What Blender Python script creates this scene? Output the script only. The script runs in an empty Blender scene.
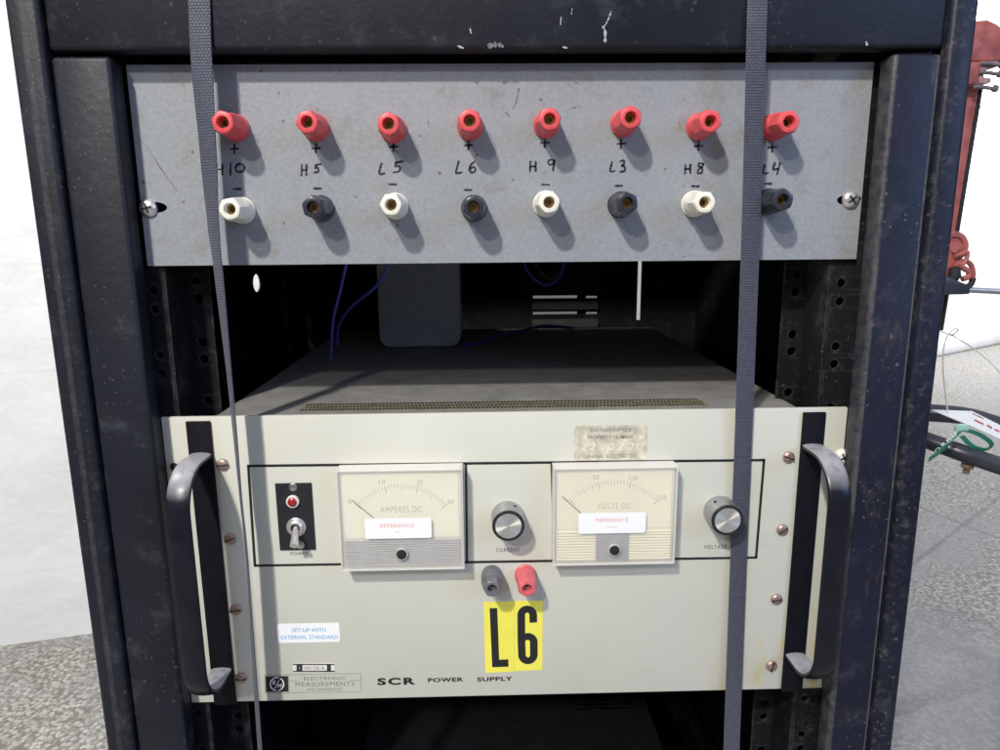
import bpy, bmesh, math, random
from mathutils import Vector, Matrix
random.seed(7)
S = bpy.context.scene
COL = S.collection
PI = math.pi

# ------------------------------------------------------------------ camera
F, PITCH, YAW, ROLL = 697.99, 0.2000, 0.0223, -0.0090
CAM = Vector((-0.0156, -0.4782, 0.3456))
_fw = Vector((math.sin(YAW)*math.cos(PITCH), math.cos(YAW)*math.cos(PITCH), -math.sin(PITCH)))
_r0 = Vector((math.cos(YAW), -math.sin(YAW), 0)); _u0 = _r0.cross(_fw)
_R = math.cos(ROLL)*_r0 + math.sin(ROLL)*_u0
_U = -math.sin(ROLL)*_r0 + math.cos(ROLL)*_u0

def ray(px, py): return _fw + _R*((px-500)/F) + _U*((375-py)/F)
def at(px, py, y=0.0):                      # measured photo position -> point on the upright plane at depth y
    d = ray(px, py); return CAM + d*((y-CAM.y)/d.y)
def onz(px, py, z):                         # -> point on the level plane at height z
    d = ray(px, py); return CAM + d*((z-CAM.z)/d.z)

FLOOR = -0.85
YP = -0.004                                  # front of the power supply panel
YF = -0.0205                                  # front of the rack frame

# ------------------------------------------------------------------ objects
ORG = {}
def thing(name, label, cat, loc=(0,0,0), group=None):
    o = bpy.data.objects.new(name, None); COL.objects.link(o)
    o.empty_display_size = 0.05
    o.location = loc; ORG[o.name] = Vector(loc)
    o['label'] = label; o['category'] = cat
    if group: o['group'] = group
    return o
def tag(o, label=None, cat=None, group=None, kind=None):
    if label: o['label'] = label
    if cat: o['category'] = cat
    if group: o['group'] = group
    if kind: o['kind'] = kind
    return o

class MB:
    def __init__(s): s.bm = bmesh.new(); s.uv = None
    def box(s, x0, x1, y0, y1, z0, z1, bev=0, seg=2):
        b = bmesh.new()
        bmesh.ops.create_cube(b, size=1)
        for v in b.verts:
            v.co = Vector(((x0+x1)/2 + v.co.x*(x1-x0), (y0+y1)/2 + v.co.y*(y1-y0), (z0+z1)/2 + v.co.z*(z1-z0)))
        if bev: bmesh.ops.bevel(b, geom=list(b.edges), offset=bev, segments=seg, profile=0.5, affect='EDGES')
        s.merge(b); return s
    def merge(s, b, M=None):
        if M: bmesh.ops.transform(b, matrix=M, verts=list(b.verts))
        me = bpy.data.meshes.new('tmp'); b.to_mesh(me); b.free()
        s.bm.from_mesh(me); bpy.data.meshes.remove(me)
    def hexa(s, front, back, bev=0):           # two quads (each TL,TR,BR,BL), any plane
        b = bmesh.new()
        f = [b.verts.new(p) for p in front]; k = [b.verts.new(p) for p in back]
        b.faces.new(f); b.faces.new(k[::-1])
        for i in range(4):
            j = (i+1) % 4; b.faces.new((f[j], f[i], k[i], k[j]))
        bmesh.ops.recalc_face_normals(b, faces=list(b.faces))
        if bev: bmesh.ops.bevel(b, geom=list(b.edges), offset=bev, segments=2, profile=0.5, affect='EDGES')
        s.merge(b); return s
    def rings(s, rings, c=(0,0,0), n=36, rot=0, cap0=True, cap1=True, axis=Vector((0,-1,0)), up=Vector((0,0,1))):
        # rings: (distance along axis, radius, hexness)
        axis = Vector(axis).normalized(); side = axis.cross(up).normalized(); upv = side.cross(axis).normalized()
        c = Vector(c); prev = None; first = None
        for (d, r, h) in rings:
            cur = []
            for k in range(n):
                t = 2*PI*k/n
                hx = math.cos(PI/6)/math.cos((t % (PI/3)) - PI/6)
                rr = r*((1-h) + h*hx)
                a = t+rot
                cur.append(s.bm.verts.new(c + axis*d + side*(rr*math.cos(a)) + upv*(rr*math.sin(a))))
            if prev:
                for k in range(n):
                    j = (k+1) % n
                    s.bm.faces.new((prev[k], prev[j], cur[j], cur[k]))
            else: first = cur
            prev = cur
        if cap0: s.bm.faces.new(first[::-1])
        if cap1: s.bm.faces.new(prev)
        return s
    def poly(s, pts, y0, y1, bev=0):           # outline in x,z extruded from y0 (front) to y1
        b = bmesh.new()
        f = [b.verts.new((p[0], y0, p[1])) for p in pts]; k = [b.verts.new((p[0], y1, p[1])) for p in pts]
        b.faces.new(f); b.faces.new(k[::-1]); n = len(pts)
        for i in range(n):
            j = (i+1) % n; b.faces.new((f[j], f[i], k[i], k[j]))
        bmesh.ops.recalc_face_normals(b, faces=list(b.faces))
        if bev: bmesh.ops.bevel(b, geom=list(b.edges), offset=bev, segments=2, profile=0.5, affect='EDGES')
        s.merge(b); return s
    def tube(s, pts, r, n=8, sub=6, closed=False):
        P = [Vector(p) for p in pts]
        if sub > 1: P = smooth(P, sub, closed)
        m = len(P); prev = None; first = None; ref = Vector((0.13, 0.31, 0.94))
        for i, p in enumerate(P):
            a = P[i-1] if (i or closed) else P[i]; c = P[(i+1) % m] if (i < m-1 or closed) else P[i]
            t = (c-a).normalized(); sd = t.cross(ref).normalized(); uu = sd.cross(t)
            rr = r(i/(m-1)) if callable(r) else r
            cur = [s.bm.verts.new(p + sd*(rr*math.cos(2*PI*k/n)) + uu*(rr*math.sin(2*PI*k/n))) for k in range(n)]
            if prev:
                for k in range(n): s.bm.faces.new((prev[k], prev[(k+1) % n], cur[(k+1) % n], cur[k]))
            else: first = cur
            prev = cur
        if closed:
            for k in range(n): s.bm.faces.new((prev[k], prev[(k+1) % n], first[(k+1) % n], first[k]))
        else:
            s.bm.faces.new(first[::-1]); s.bm.faces.new(prev)
        return s
    def stroke(s, pts, w, y, wob=0.0, thick=0.00012, cap=True):   # flat pen stroke in the plane y; pts are (x,z)
        P = [Vector((p[0], p[1])) for p in pts]; m = len(P)
        L, Rr = [], []
        for i, p in enumerate(P):
            a = P[max(i-1, 0)]; c = P[min(i+1, m-1)]; t = (c-a)
            t = t.normalized() if t.length > 0 else Vector((1, 0)); nrm = Vector((-t.y, t.x))
            q = p.copy()
            if cap and i == 0: q -= t*w*0.35
            if cap and i == m-1: q += t*w*0.35
            ww = w*(0.5 + wob*(random.random()-0.5))
            L.append(q+nrm*ww); Rr.append(q-nrm*ww)
        vf = [(s.bm.verts.new((a.x, y-thick, a.y)), s.bm.verts.new((b.x, y-thick, b.y))) for a, b in zip(L, Rr)]
        for i in range(m-1):
            s.bm.faces.new((vf[i][0], vf[i][1], vf[i+1][1], vf[i+1][0]))
        return s
    def build(s, name, mat, parent=None, center=None, smooth_angle=35, local=False, recalc=True):
        bm = s.bm
        if recalc: bmesh.ops.recalc_face_normals(bm, faces=list(bm.faces))
        me = bpy.data.meshes.new(name); 
        if center is None and not local:
            lo = Vector((min(v.co.x for v in bm.verts), min(v.co.y for v in bm.verts), min(v.co.z for v in bm.verts)))
            hi = Vector((max(v.co.x for v in bm.verts), max(v.co.y for v in bm.verts), max(v.co.z for v in bm.verts)))
            center = (lo+hi)/2
        center = Vector(center if center is not None else (0,0,0))
        if not local:
            for v in bm.verts: v.co -= center
        bm.to_mesh(me); bm.free()
        me.polygons.foreach_set('use_smooth', [True]*len(me.polygons))
        me.set_sharp_from_angle(angle=math.radians(smooth_angle))
        me.materials.append(mat)
        o = bpy.data.objects.new(name, me); COL.objects.link(o)
        o.location = center
        ORG[o.name] = center.copy()
        if parent:
            o.parent = parent; o.location = center - ORG[parent.name]
        return o

def smooth(P, sub, closed=False):
    out = []; m = len(P)
    rng = range(m) if closed else range(m-1)
    for i in rng:
        p0 = P[i-1] if (i or closed) else P[i]; p1 = P[i]; p2 = P[(i+1) % m]
        p3 = P[(i+2) % m] if (i+2 < m or closed) else p2
        for k in range(sub):
            t = k/sub
            out.append(0.5*((2*p1) + (p2-p0)*t + (2*p0-5*p1+4*p2-p3)*t*t + (3*p1-p0-3*p2+p3)*t**3))
    if not closed: out.append(P[-1])
    return out

def rrect(x0, x1, z0, z1, r, n=5):
    out = []
    for cx, cz, a0 in ((x1-r, z1-r, 0), (x0+r, z1-r, 90), (x0+r, z0+r, 180), (x1-r, z0+r, 270)):
        for k in range(n+1):
            t = math.radians(a0+90*k/n); out.append((cx+r*math.cos(t), cz+r*math.sin(t)))
    return out
def copy_to(o, loc, parent, label=None):
    c = o.copy(); COL.objects.link(c); c.parent = parent
    c.location = Vector(loc) - ORG[parent.name]; ORG[c.name] = Vector(loc)
    if label: c['label'] = label
    for ch in o.children:
        d = ch.copy(); COL.objects.link(d); d.parent = c
    return c

# ------------------------------------------------------------------ text
def text_mb(mb, txt, l, r, h, y, bold=0.0, slant=0.0, spacing=1.0):
    """l, r: photo positions of the baseline's ends; h: cap height in photo px; lies in the plane y."""
    cu = bpy.data.curves.new('t', 'FONT'); cu.body = txt; cu.size = 1; cu.resolution_u = 4
    cu.offset = bold; cu.space_character = spacing; cu.shear = slant
    ob = bpy.data.objects.new('t', cu); COL.objects.link(ob)
    dg = bpy.context.evaluated_depsgraph_get(); dg.update()
    me = bpy.data.meshes.new_from_object(ob.evaluated_get(dg))
    bpy.data.objects.remove(ob); bpy.data.curves.remove(cu)
    p0 = at(l[0], l[1], y); p1 = at(r[0], r[1], y); hh = (at(l[0], l[1]-h, y)-p0).length
    xs = [v.co.x for v in me.vertices]; ys = [v.co.y for v in me.vertices]
    x0, x1, y0, y1 = min(xs), max(xs), min(ys), max(ys)
    d = p1-p0; up = Vector((-d.z, 0, d.x)).normalized()
    vs = []
    for v in me.vertices:
        u = (v.co.x-x0)/(x1-x0); w = (v.co.y-y0)/(y1-y0)
        q = p0 + d*u + up*(hh*w); q.y = y
        vs.append(mb.bm.verts.new(q))
    for p in me.polygons:
        try: mb.bm.faces.new([vs[i] for i in p.vertices])
        except ValueError: pass
    bpy.data.meshes.remove(me)
    return mb

# ------------------------------------------------------------------ materials
def newmat(name):
    m = bpy.data.materials.new(name); m.use_nodes = True
    nt = m.node_tree; b = nt.nodes['Principled BSDF']
    return m, nt, b
def N(nt, t, **kw):
    n = nt.nodes.new(t)
    for k, v in kw.items():
        if k.startswith('i_'):
            key = k[2:]; key = int(key) if key.isdigit() else key.replace('_', ' ')
            n.inputs[key].default_value = v
        else: setattr(n, k, v)
    return n
def ramp(nt, src, a, b, ca=(0,0,0,1), cb=(1,1,1,1)):
    r = nt.nodes.new('ShaderNodeValToRGB'); e = r.color_ramp.elements
    e[0].position = a; e[1].position = b; e[0].color = ca; e[1].color = cb
    nt.links.new(src, r.inputs['Fac']); return r.outputs['Color']
def mix(nt, fac, a, b):
    m = nt.nodes.new('ShaderNodeMix'); m.data_type = 'RGBA'
    for sock, v in ((m.inputs['Factor'], fac), (m.inputs['A'], a), (m.inputs['B'], b)):
        if hasattr(v, 'links') or hasattr(v, 'is_linked'): nt.links.new(v, sock)
        else: sock.default_value = v if not isinstance(v, tuple) else (v if len(v) == 4 else v+(1,))
    return m.outputs['Result']
def plain(name, c, rough=0.5, metal=0.0, var=0.08, scale=120, bump=0.0, bscale=900, spec=0.5, coat=0):
    m, nt, b = newmat(name)
    tc = N(nt, 'ShaderNodeTexCoord')
    n = N(nt, 'ShaderNodeTexNoise', i_Scale=scale, i_Detail=5.0)
    nt.links.new(tc.outputs['Object'], n.inputs['Vector'])
    f = ramp(nt, n.outputs['Fac'], 0.3, 0.7)
    ca = tuple(max(0, x*(1-var)) for x in c)+(1,); cb = tuple(min(1, x*(1+var)) for x in c)+(1,)
    nt.links.new(mix(nt, f, ca, cb), b.inputs['Base Color'])
    rr = N(nt, 'ShaderNodeMapRange'); rr.inputs['To Min'].default_value = max(0.05, rough-0.06); rr.inputs['To Max'].default_value = rough+0.06
    nt.links.new(n.outputs['Fac'], rr.inputs['Value']); nt.links.new(rr.outputs['Result'], b.inputs['Roughness'])
    b.inputs['Metallic'].default_value = metal; b.inputs['Specular IOR Level'].default_value = spec
    if coat: b.inputs['Coat Weight'].default_value = coat
    if bump:
        n2 = N(nt, 'ShaderNodeTexNoise', i_Scale=bscale, i_Detail=2.0); nt.links.new(tc.outputs['Object'], n2.inputs['Vector'])
        bp = N(nt, 'ShaderNodeBump', i_Strength=bump, i_Distance=0.0006); nt.links.new(n2.outputs['Fac'], bp.inputs['Height'])
        nt.links.new(bp.outputs['Normal'], b.inputs['Normal'])
    return m

def rack_paint(name, base, rust=0.0, speck=1.0, rough=0.42, bands=(), spec=0.27):
    m, nt, b = newmat(name); L = nt.links.new
    tc = N(nt, 'ShaderNodeTexCoord'); geo = N(nt, 'ShaderNodeNewGeometry')
    pos = geo.outputs['Position']
    big = N(nt, 'ShaderNodeTexNoise', i_Scale=9.0, i_Detail=6.0, i_Roughness=0.65); L(pos, big.inputs['Vector'])
    fine = N(nt, 'ShaderNodeTexNoise', i_Scale=260.0, i_Detail=3.0); L(pos, fine.inputs['Vector'])
    col = mix(nt, ramp(nt, big.outputs['Fac'], 0.3, 0.75), tuple(x*0.8 for x in base), tuple(x*1.35+0.003 for x in base))
    # dust smears
    sm = N(nt, 'ShaderNodeTexNoise', i_Scale=38.0, i_Detail=7.0, i_Roughness=0.7); L(pos, sm.inputs['Vector'])
    dust = ramp(nt, sm.outputs['Fac'], 0.56, 0.82)
    dm = N(nt, 'ShaderNodeMath', operation='MULTIPLY'); L(dust, dm.inputs[0]); dm.inputs[1].default_value = 0.42
    col = mix(nt, dm.outputs[0], col, (0.10, 0.105, 0.125))
    # specks
    for sc, th, c, a in ((210, 0.10, (0.22, 0.22, 0.24), 0.75), (95, 0.07, (0.26, 0.25, 0.24), 0.6), (340, 0.12, (0.10, 0.06, 0.045), 0.6)):
        v = N(nt, 'ShaderNodeTexVoronoi', i_Scale=float(sc)); L(pos, v.inputs['Vector'])
        gate = N(nt, 'ShaderNodeTexNoise', i_Scale=sc*0.11, i_Detail=2.0); L(pos, gate.inputs['Vector'])
        g2 = ramp(nt, gate.outputs['Fac'], 0.52, 0.62)
        k = ramp(nt, v.outputs['Distance'], th, th+0.08, (1,1,1,1), (0,0,0,1))
        mm = N(nt, 'ShaderNodeMath', operation='MULTIPLY'); L(k, mm.inputs[0]); L(g2, mm.inputs[1])
        m2 = N(nt, 'ShaderNodeMath', operation='MULTIPLY'); L(mm.outputs[0], m2.inputs[0]); m2.inputs[1].default_value = a*speck
        col = mix(nt, m2.outputs[0], col, c)
    # worn edges
    bv = N(nt, 'ShaderNodeBevel', samples=4); bv.inputs['Radius'].default_value = 0.0022
    dt = N(nt, 'ShaderNodeVectorMath', operation='DOT_PRODUCT'); L(bv.outputs['Normal'], dt.inputs[0]); L(geo.outputs['Normal'], dt.inputs[1])
    e = ramp(nt, dt.outputs['Value'], 0.86, 0.985, (1,1,1,1), (0,0,0,1))
    wn = N(nt, 'ShaderNodeTexNoise', i_Scale=70.0, i_Detail=6.0, i_Roughness=0.7); L(pos, wn.inputs['Vector'])
    wf = ramp(nt, wn.outputs['Fac'], 0.42, 0.62)
    em = N(nt, 'ShaderNodeMath', operation='MULTIPLY'); L(e, em.inputs[0]); L(wf, em.inputs[1])
    e2 = N(nt, 'ShaderNodeMath', operation='MULTIPLY'); L(em.outputs[0], e2.inputs[0]); e2.inputs[1].default_value = 0.55
    col = mix(nt, e2.outputs[0], col, (0.13, 0.115, 0.105))
    if rust:
        rn = N(nt, 'ShaderNodeTexNoise', i_Scale=24.0, i_Detail=9.0, i_Roughness=0.75); 
        mp = N(nt, 'ShaderNodeMapping'); mp.inputs['Scale'].default_value = (2.6, 1, 0.8); L(pos, mp.inputs['Vector']); L(mp.outputs['Vector'], rn.inputs['Vector'])
        rf = ramp(nt, rn.outputs['Fac'], 0.57, 0.74)
        rm = N(nt, 'ShaderNodeMath', operation='MULTIPLY'); L(rf, rm.inputs[0]); rm.inputs[1].default_value = rust
        col = mix(nt, rm.outputs[0], col, (0.12, 0.085, 0.06))
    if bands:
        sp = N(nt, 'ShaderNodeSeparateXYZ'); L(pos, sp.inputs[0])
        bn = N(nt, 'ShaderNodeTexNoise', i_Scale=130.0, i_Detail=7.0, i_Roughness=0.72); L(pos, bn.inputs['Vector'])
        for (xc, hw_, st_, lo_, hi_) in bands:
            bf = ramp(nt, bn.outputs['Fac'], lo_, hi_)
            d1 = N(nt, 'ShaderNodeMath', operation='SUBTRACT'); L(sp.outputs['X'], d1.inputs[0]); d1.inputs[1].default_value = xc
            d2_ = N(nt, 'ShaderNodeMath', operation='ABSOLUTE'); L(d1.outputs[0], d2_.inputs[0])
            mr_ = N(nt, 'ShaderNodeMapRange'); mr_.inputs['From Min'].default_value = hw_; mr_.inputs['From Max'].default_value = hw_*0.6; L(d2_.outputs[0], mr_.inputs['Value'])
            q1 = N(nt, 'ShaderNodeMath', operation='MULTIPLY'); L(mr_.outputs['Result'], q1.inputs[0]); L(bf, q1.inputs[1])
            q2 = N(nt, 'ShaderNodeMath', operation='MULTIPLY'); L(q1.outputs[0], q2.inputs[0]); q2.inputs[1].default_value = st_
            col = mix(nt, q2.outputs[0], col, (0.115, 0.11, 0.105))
    L(col, b.inputs['Base Color'])
    rr = N(nt, 'ShaderNodeMapRange'); rr.inputs['To Min'].default_value = rough-0.08; rr.inputs['To Max'].default_value = rough+0.16
    L(sm.outputs['Fac'], rr.inputs['Value']); L(rr.outputs['Result'], b.inputs['Roughness'])
    b.inputs['Specular IOR Level'].default_value = spec
    bp = N(nt, 'ShaderNodeBump', i_Strength=0.30, i_Distance=0.0006); L(fine.outputs['Fac'], bp.inputs['Height'])
    L(bp.outputs['Normal'], b.inputs['Normal'])
    return m

def panel_grey():
    m, nt, b = newmat('hammered grey enamel'); L = nt.links.new
    geo = N(nt, 'ShaderNodeNewGeometry'); pos = geo.outputs['Position']
    n1 = N(nt, 'ShaderNodeTexNoise', i_Scale=14.0, i_Detail=5.0); L(pos, n1.inputs['Vector'])
    n2 = N(nt, 'ShaderNodeTexNoise', i_Scale=420.0, i_Detail=3.0); L(pos, n2.inputs['Vector'])
    col = mix(nt, ramp(nt, n1.outputs['Fac'], 0.3, 0.7), (0.220, 0.235, 0.258), (0.252, 0.265, 0.284))
    col = mix(nt, ramp(nt, n2.outputs['Fac'], 0.35, 0.75), col, (0.288, 0.297, 0.308))
    st = N(nt, 'ShaderNodeTexNoise', i_Scale=42.0, i_Detail=8.0, i_Roughness=0.75); L(pos, st.inputs['Vector'])
    sf = N(nt, 'ShaderNodeMath', operation='MULTIPLY'); L(ramp(nt, st.outputs['Fac'], 0.55, 0.74), sf.inputs[0]); sf.inputs[1].default_value = 0.8
    col = mix(nt, sf.outputs[0], col, (0.19, 0.165, 0.13))
    v = N(nt, 'ShaderNodeTexVoronoi', i_Scale=75.0); L(pos, v.inputs['Vector'])
    gate = N(nt, 'ShaderNodeTexNoise', i_Scale=20.0, i_Detail=2.0); L(pos, gate.inputs['Vector'])
    mm = N(nt, 'ShaderNodeMath', operation='MULTIPLY'); L(ramp(nt, v.outputs['Distance'], 0.05, 0.11, (1,1,1,1), (0,0,0,1)), mm.inputs[0]); L(ramp(nt, gate.outputs['Fac'], 0.56, 0.62), mm.inputs[1])
    col = mix(nt, mm.outputs[0], col, (0.13, 0.10, 0.075))
    L(col, b.inputs['Base Color'])
    b.inputs['Roughness'].default_value = 0.5
    bp = N(nt, 'ShaderNodeBump', i_Strength=0.22, i_Distance=0.0005); L(n2.outputs['Fac'], bp.inputs['Height']); L(bp.outputs['Normal'], b.inputs['Normal'])
    return m
def panel_cream():
    m, nt, b = newmat('cream enamel'); L = nt.links.new
    geo = N(nt, 'ShaderNodeNewGeometry'); pos = geo.outputs['Position']
    n1 = N(nt, 'ShaderNodeTexNoise', i_Scale=10.0, i_Detail=6.0); L(pos, n1.inputs['Vector'])
    col = mix(nt, ramp(nt, n1.outputs['Fac'], 0.3, 0.7), (0.55, 0.545, 0.472), (0.60, 0.592, 0.515))
    st = N(nt, 'ShaderNodeTexNoise', i_Scale=30.0, i_Detail=9.0, i_Roughness=0.78); L(pos, st.inputs['Vector'])
    sf = N(nt, 'ShaderNodeMath', operation='MULTIPLY'); L(ramp(nt, st.outputs['Fac'], 0.60, 0.84), sf.inputs[0]); sf.inputs[1].default_value = 0.55
    col = mix(nt, sf.outputs[0], col, (0.36, 0.33, 0.26))
    # yellowed glue stains low on the right
    sp = N(nt, 'ShaderNodeSeparateXYZ'); L(pos, sp.inputs[0])
    gx = N(nt, 'ShaderNodeMapRange'); gx.inputs['From Min'].default_value = 0.145; gx.inputs['From Max'].default_value = 0.162; L(sp.outputs['X'], gx.inputs['Value'])
    gz = N(nt, 'ShaderNodeMapRange'); gz.inputs['From Min'].default_value = 0.075; gz.inputs['From Max'].default_value = 0.035; L(sp.outputs['Z'], gz.inputs['Value'])
    yn = N(nt, 'ShaderNodeTexNoise', i_Scale=60.0, i_Detail=6.0); ymp = N(nt, 'ShaderNodeMapping'); ymp.inputs['Scale'].default_value = (1.6, 1, 0.6); L(pos, ymp.inputs['Vector']); L(ymp.outputs['Vector'], yn.inputs['Vector'])
    a = N(nt, 'ShaderNodeMath', operation='MULTIPLY'); L(gx.outputs['Result'], a.inputs[0]); L(gz.outputs['Result'], a.inputs[1])
    c = N(nt, 'ShaderNodeMath', operation='MULTIPLY'); L(a.outputs[0], c.inputs[0]); L(ramp(nt, yn.outputs['Fac'], 0.5, 0.7), c.inputs[1])
    c2 = N(nt, 'ShaderNodeMath', operation='MULTIPLY'); L(c.outputs[0], c2.inputs[0]); c2.inputs[1].default_value = 0.7
    col = mix(nt, c2.outputs[0], col, (0.60, 0.50, 0.16))
    v = N(nt, 'ShaderNodeTexVoronoi', i_Scale=60.0); L(pos, v.inputs['Vector'])
    gate = N(nt, 'ShaderNodeTexNoise', i_Scale=17.0, i_Detail=2.0); L(pos, gate.inputs['Vector'])
    mm = N(nt, 'ShaderNodeMath', operation='MULTIPLY'); L(ramp(nt, v.outputs['Distance'], 0.03, 0.07, (1,1,1,1), (0,0,0,1)), mm.inputs[0]); L(ramp(nt, gate.outputs['Fac'], 0.56, 0.62), mm.inputs[1])
    m3 = N(nt, 'ShaderNodeMath', operation='MULTIPLY'); L(mm.outputs[0], m3.inputs[0]); m3.inputs[1].default_value = 0.6
    col = mix(nt, m3.outputs[0], col, (0.25, 0.22, 0.17))
    L(col, b.inputs['Base Color']); b.inputs['Roughness'].default_value = 0.38
    n2 = N(nt, 'ShaderNodeTexNoise', i_Scale=300.0, i_Detail=2.0); L(pos, n2.inputs['Vector'])
    bp = N(nt, 'ShaderNodeBump', i_Strength=0.06, i_Distance=0.0005); L(n2.outputs['Fac'], bp.inputs['Height']); L(bp.outputs['Normal'], b.inputs['Normal'])
    return m
def webbing():
    m, nt, b = newmat('woven webbing'); L = nt.links.new
    uv = N(nt, 'ShaderNodeUVMap')
    br = N(nt, 'ShaderNodeTexBrick', offset=0.5, offset_frequency=2)
    br.inputs['Scale'].default_value = 1.0
    br.inputs['Brick Width'].default_value = 0.0021; br.inputs['Row Height'].default_value = 0.0017
    br.inputs['Mortar Size'].default_value = 0.00034; br.inputs['Mortar Smooth'].default_value = 0.8
    L(uv.outputs['UV'], br.inputs['Vector'])
    n = N(nt, 'ShaderNodeTexNoise', i_Scale=300.0, i_Detail=3.0); L(uv.outputs['UV'], n.inputs['Vector'])
    c1 = mix(nt, n.outputs['Fac'], (0.035, 0.039, 0.064), (0.105, 0.113, 0.162))
    L(mix(nt, br.outputs['Fac'], c1, (0.024, 0.026, 0.042)), b.inputs['Base Color'])
    b.inputs['Roughness'].default_value = 0.55; b.inputs['Sheen Weight'].default_value = 0.15
    inv = N(nt, 'ShaderNodeMath', operation='SUBTRACT'); inv.inputs[0].default_value = 1; L(br.outputs['Fac'], inv.inputs[1])
    bp = N(nt, 'ShaderNodeBump', i_Strength=0.7, i_Distance=0.0006); L(inv.outputs[0], bp.inputs['Height']); L(bp.outputs['Normal'], b.inputs['Normal'])
    return m
def clear_plastic(name='clear acrylic', milk=0.14):
    m, nt, b = newmat(name); L = nt.links.new
    nt.nodes.remove(b); out = nt.nodes['Material Output']
    tr = N(nt, 'ShaderNodeBsdfTransparent'); tr.inputs['Color'].default_value = (0.985, 0.985, 0.975, 1)
    gl = N(nt, 'ShaderNodeBsdfGlossy'); gl.inputs['Roughness'].default_value = 0.12
    df = N(nt, 'ShaderNodeBsdfDiffuse'); df.inputs['Color'].default_value = (0.90, 0.87, 0.82, 1)
    lw = N(nt, 'ShaderNodeLayerWeight'); lw.inputs['Blend'].default_value = 0.5
    pw_ = N(nt, 'ShaderNodeMath', operation='POWER'); L(lw.outputs['Facing'], pw_.inputs[0]); pw_.inputs[1].default_value = 5.0
    fr = N(nt, 'ShaderNodeMath', operation='MULTIPLY_ADD'); L(pw_.outputs[0], fr.inputs[0]); fr.inputs[1].default_value = 0.8; fr.inputs[2].default_value = 0.035
    m0 = N(nt, 'ShaderNodeMixShader'); m0.inputs[0].default_value = milk; L(tr.outputs[0], m0.inputs[1]); L(df.outputs[0], m0.inputs[2])
    mx = N(nt, 'ShaderNodeMixShader'); L(fr.outputs[0], mx.inputs[0]); L(m0.outputs[0], mx.inputs[1]); L(gl.outputs[0], mx.inputs[2])
    L(mx.outputs[0], out.inputs['Surface'])
    return m
def spun_alu():
    m, nt, b = newmat('spun aluminium'); L = nt.links.new
    tg = N(nt, 'ShaderNodeTangent', direction_type='RADIAL', axis='Y'); L(tg.outputs[0], b.inputs['Tangent'])
    b.inputs['Metallic'].default_value = 0.85; b.inputs['Base Color'].default_value = (0.78, 0.77, 0.73, 1)
    b.inputs['Roughness'].default_value = 0.42; b.inputs['Anisotropic'].default_value = 0.85
    return m
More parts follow.
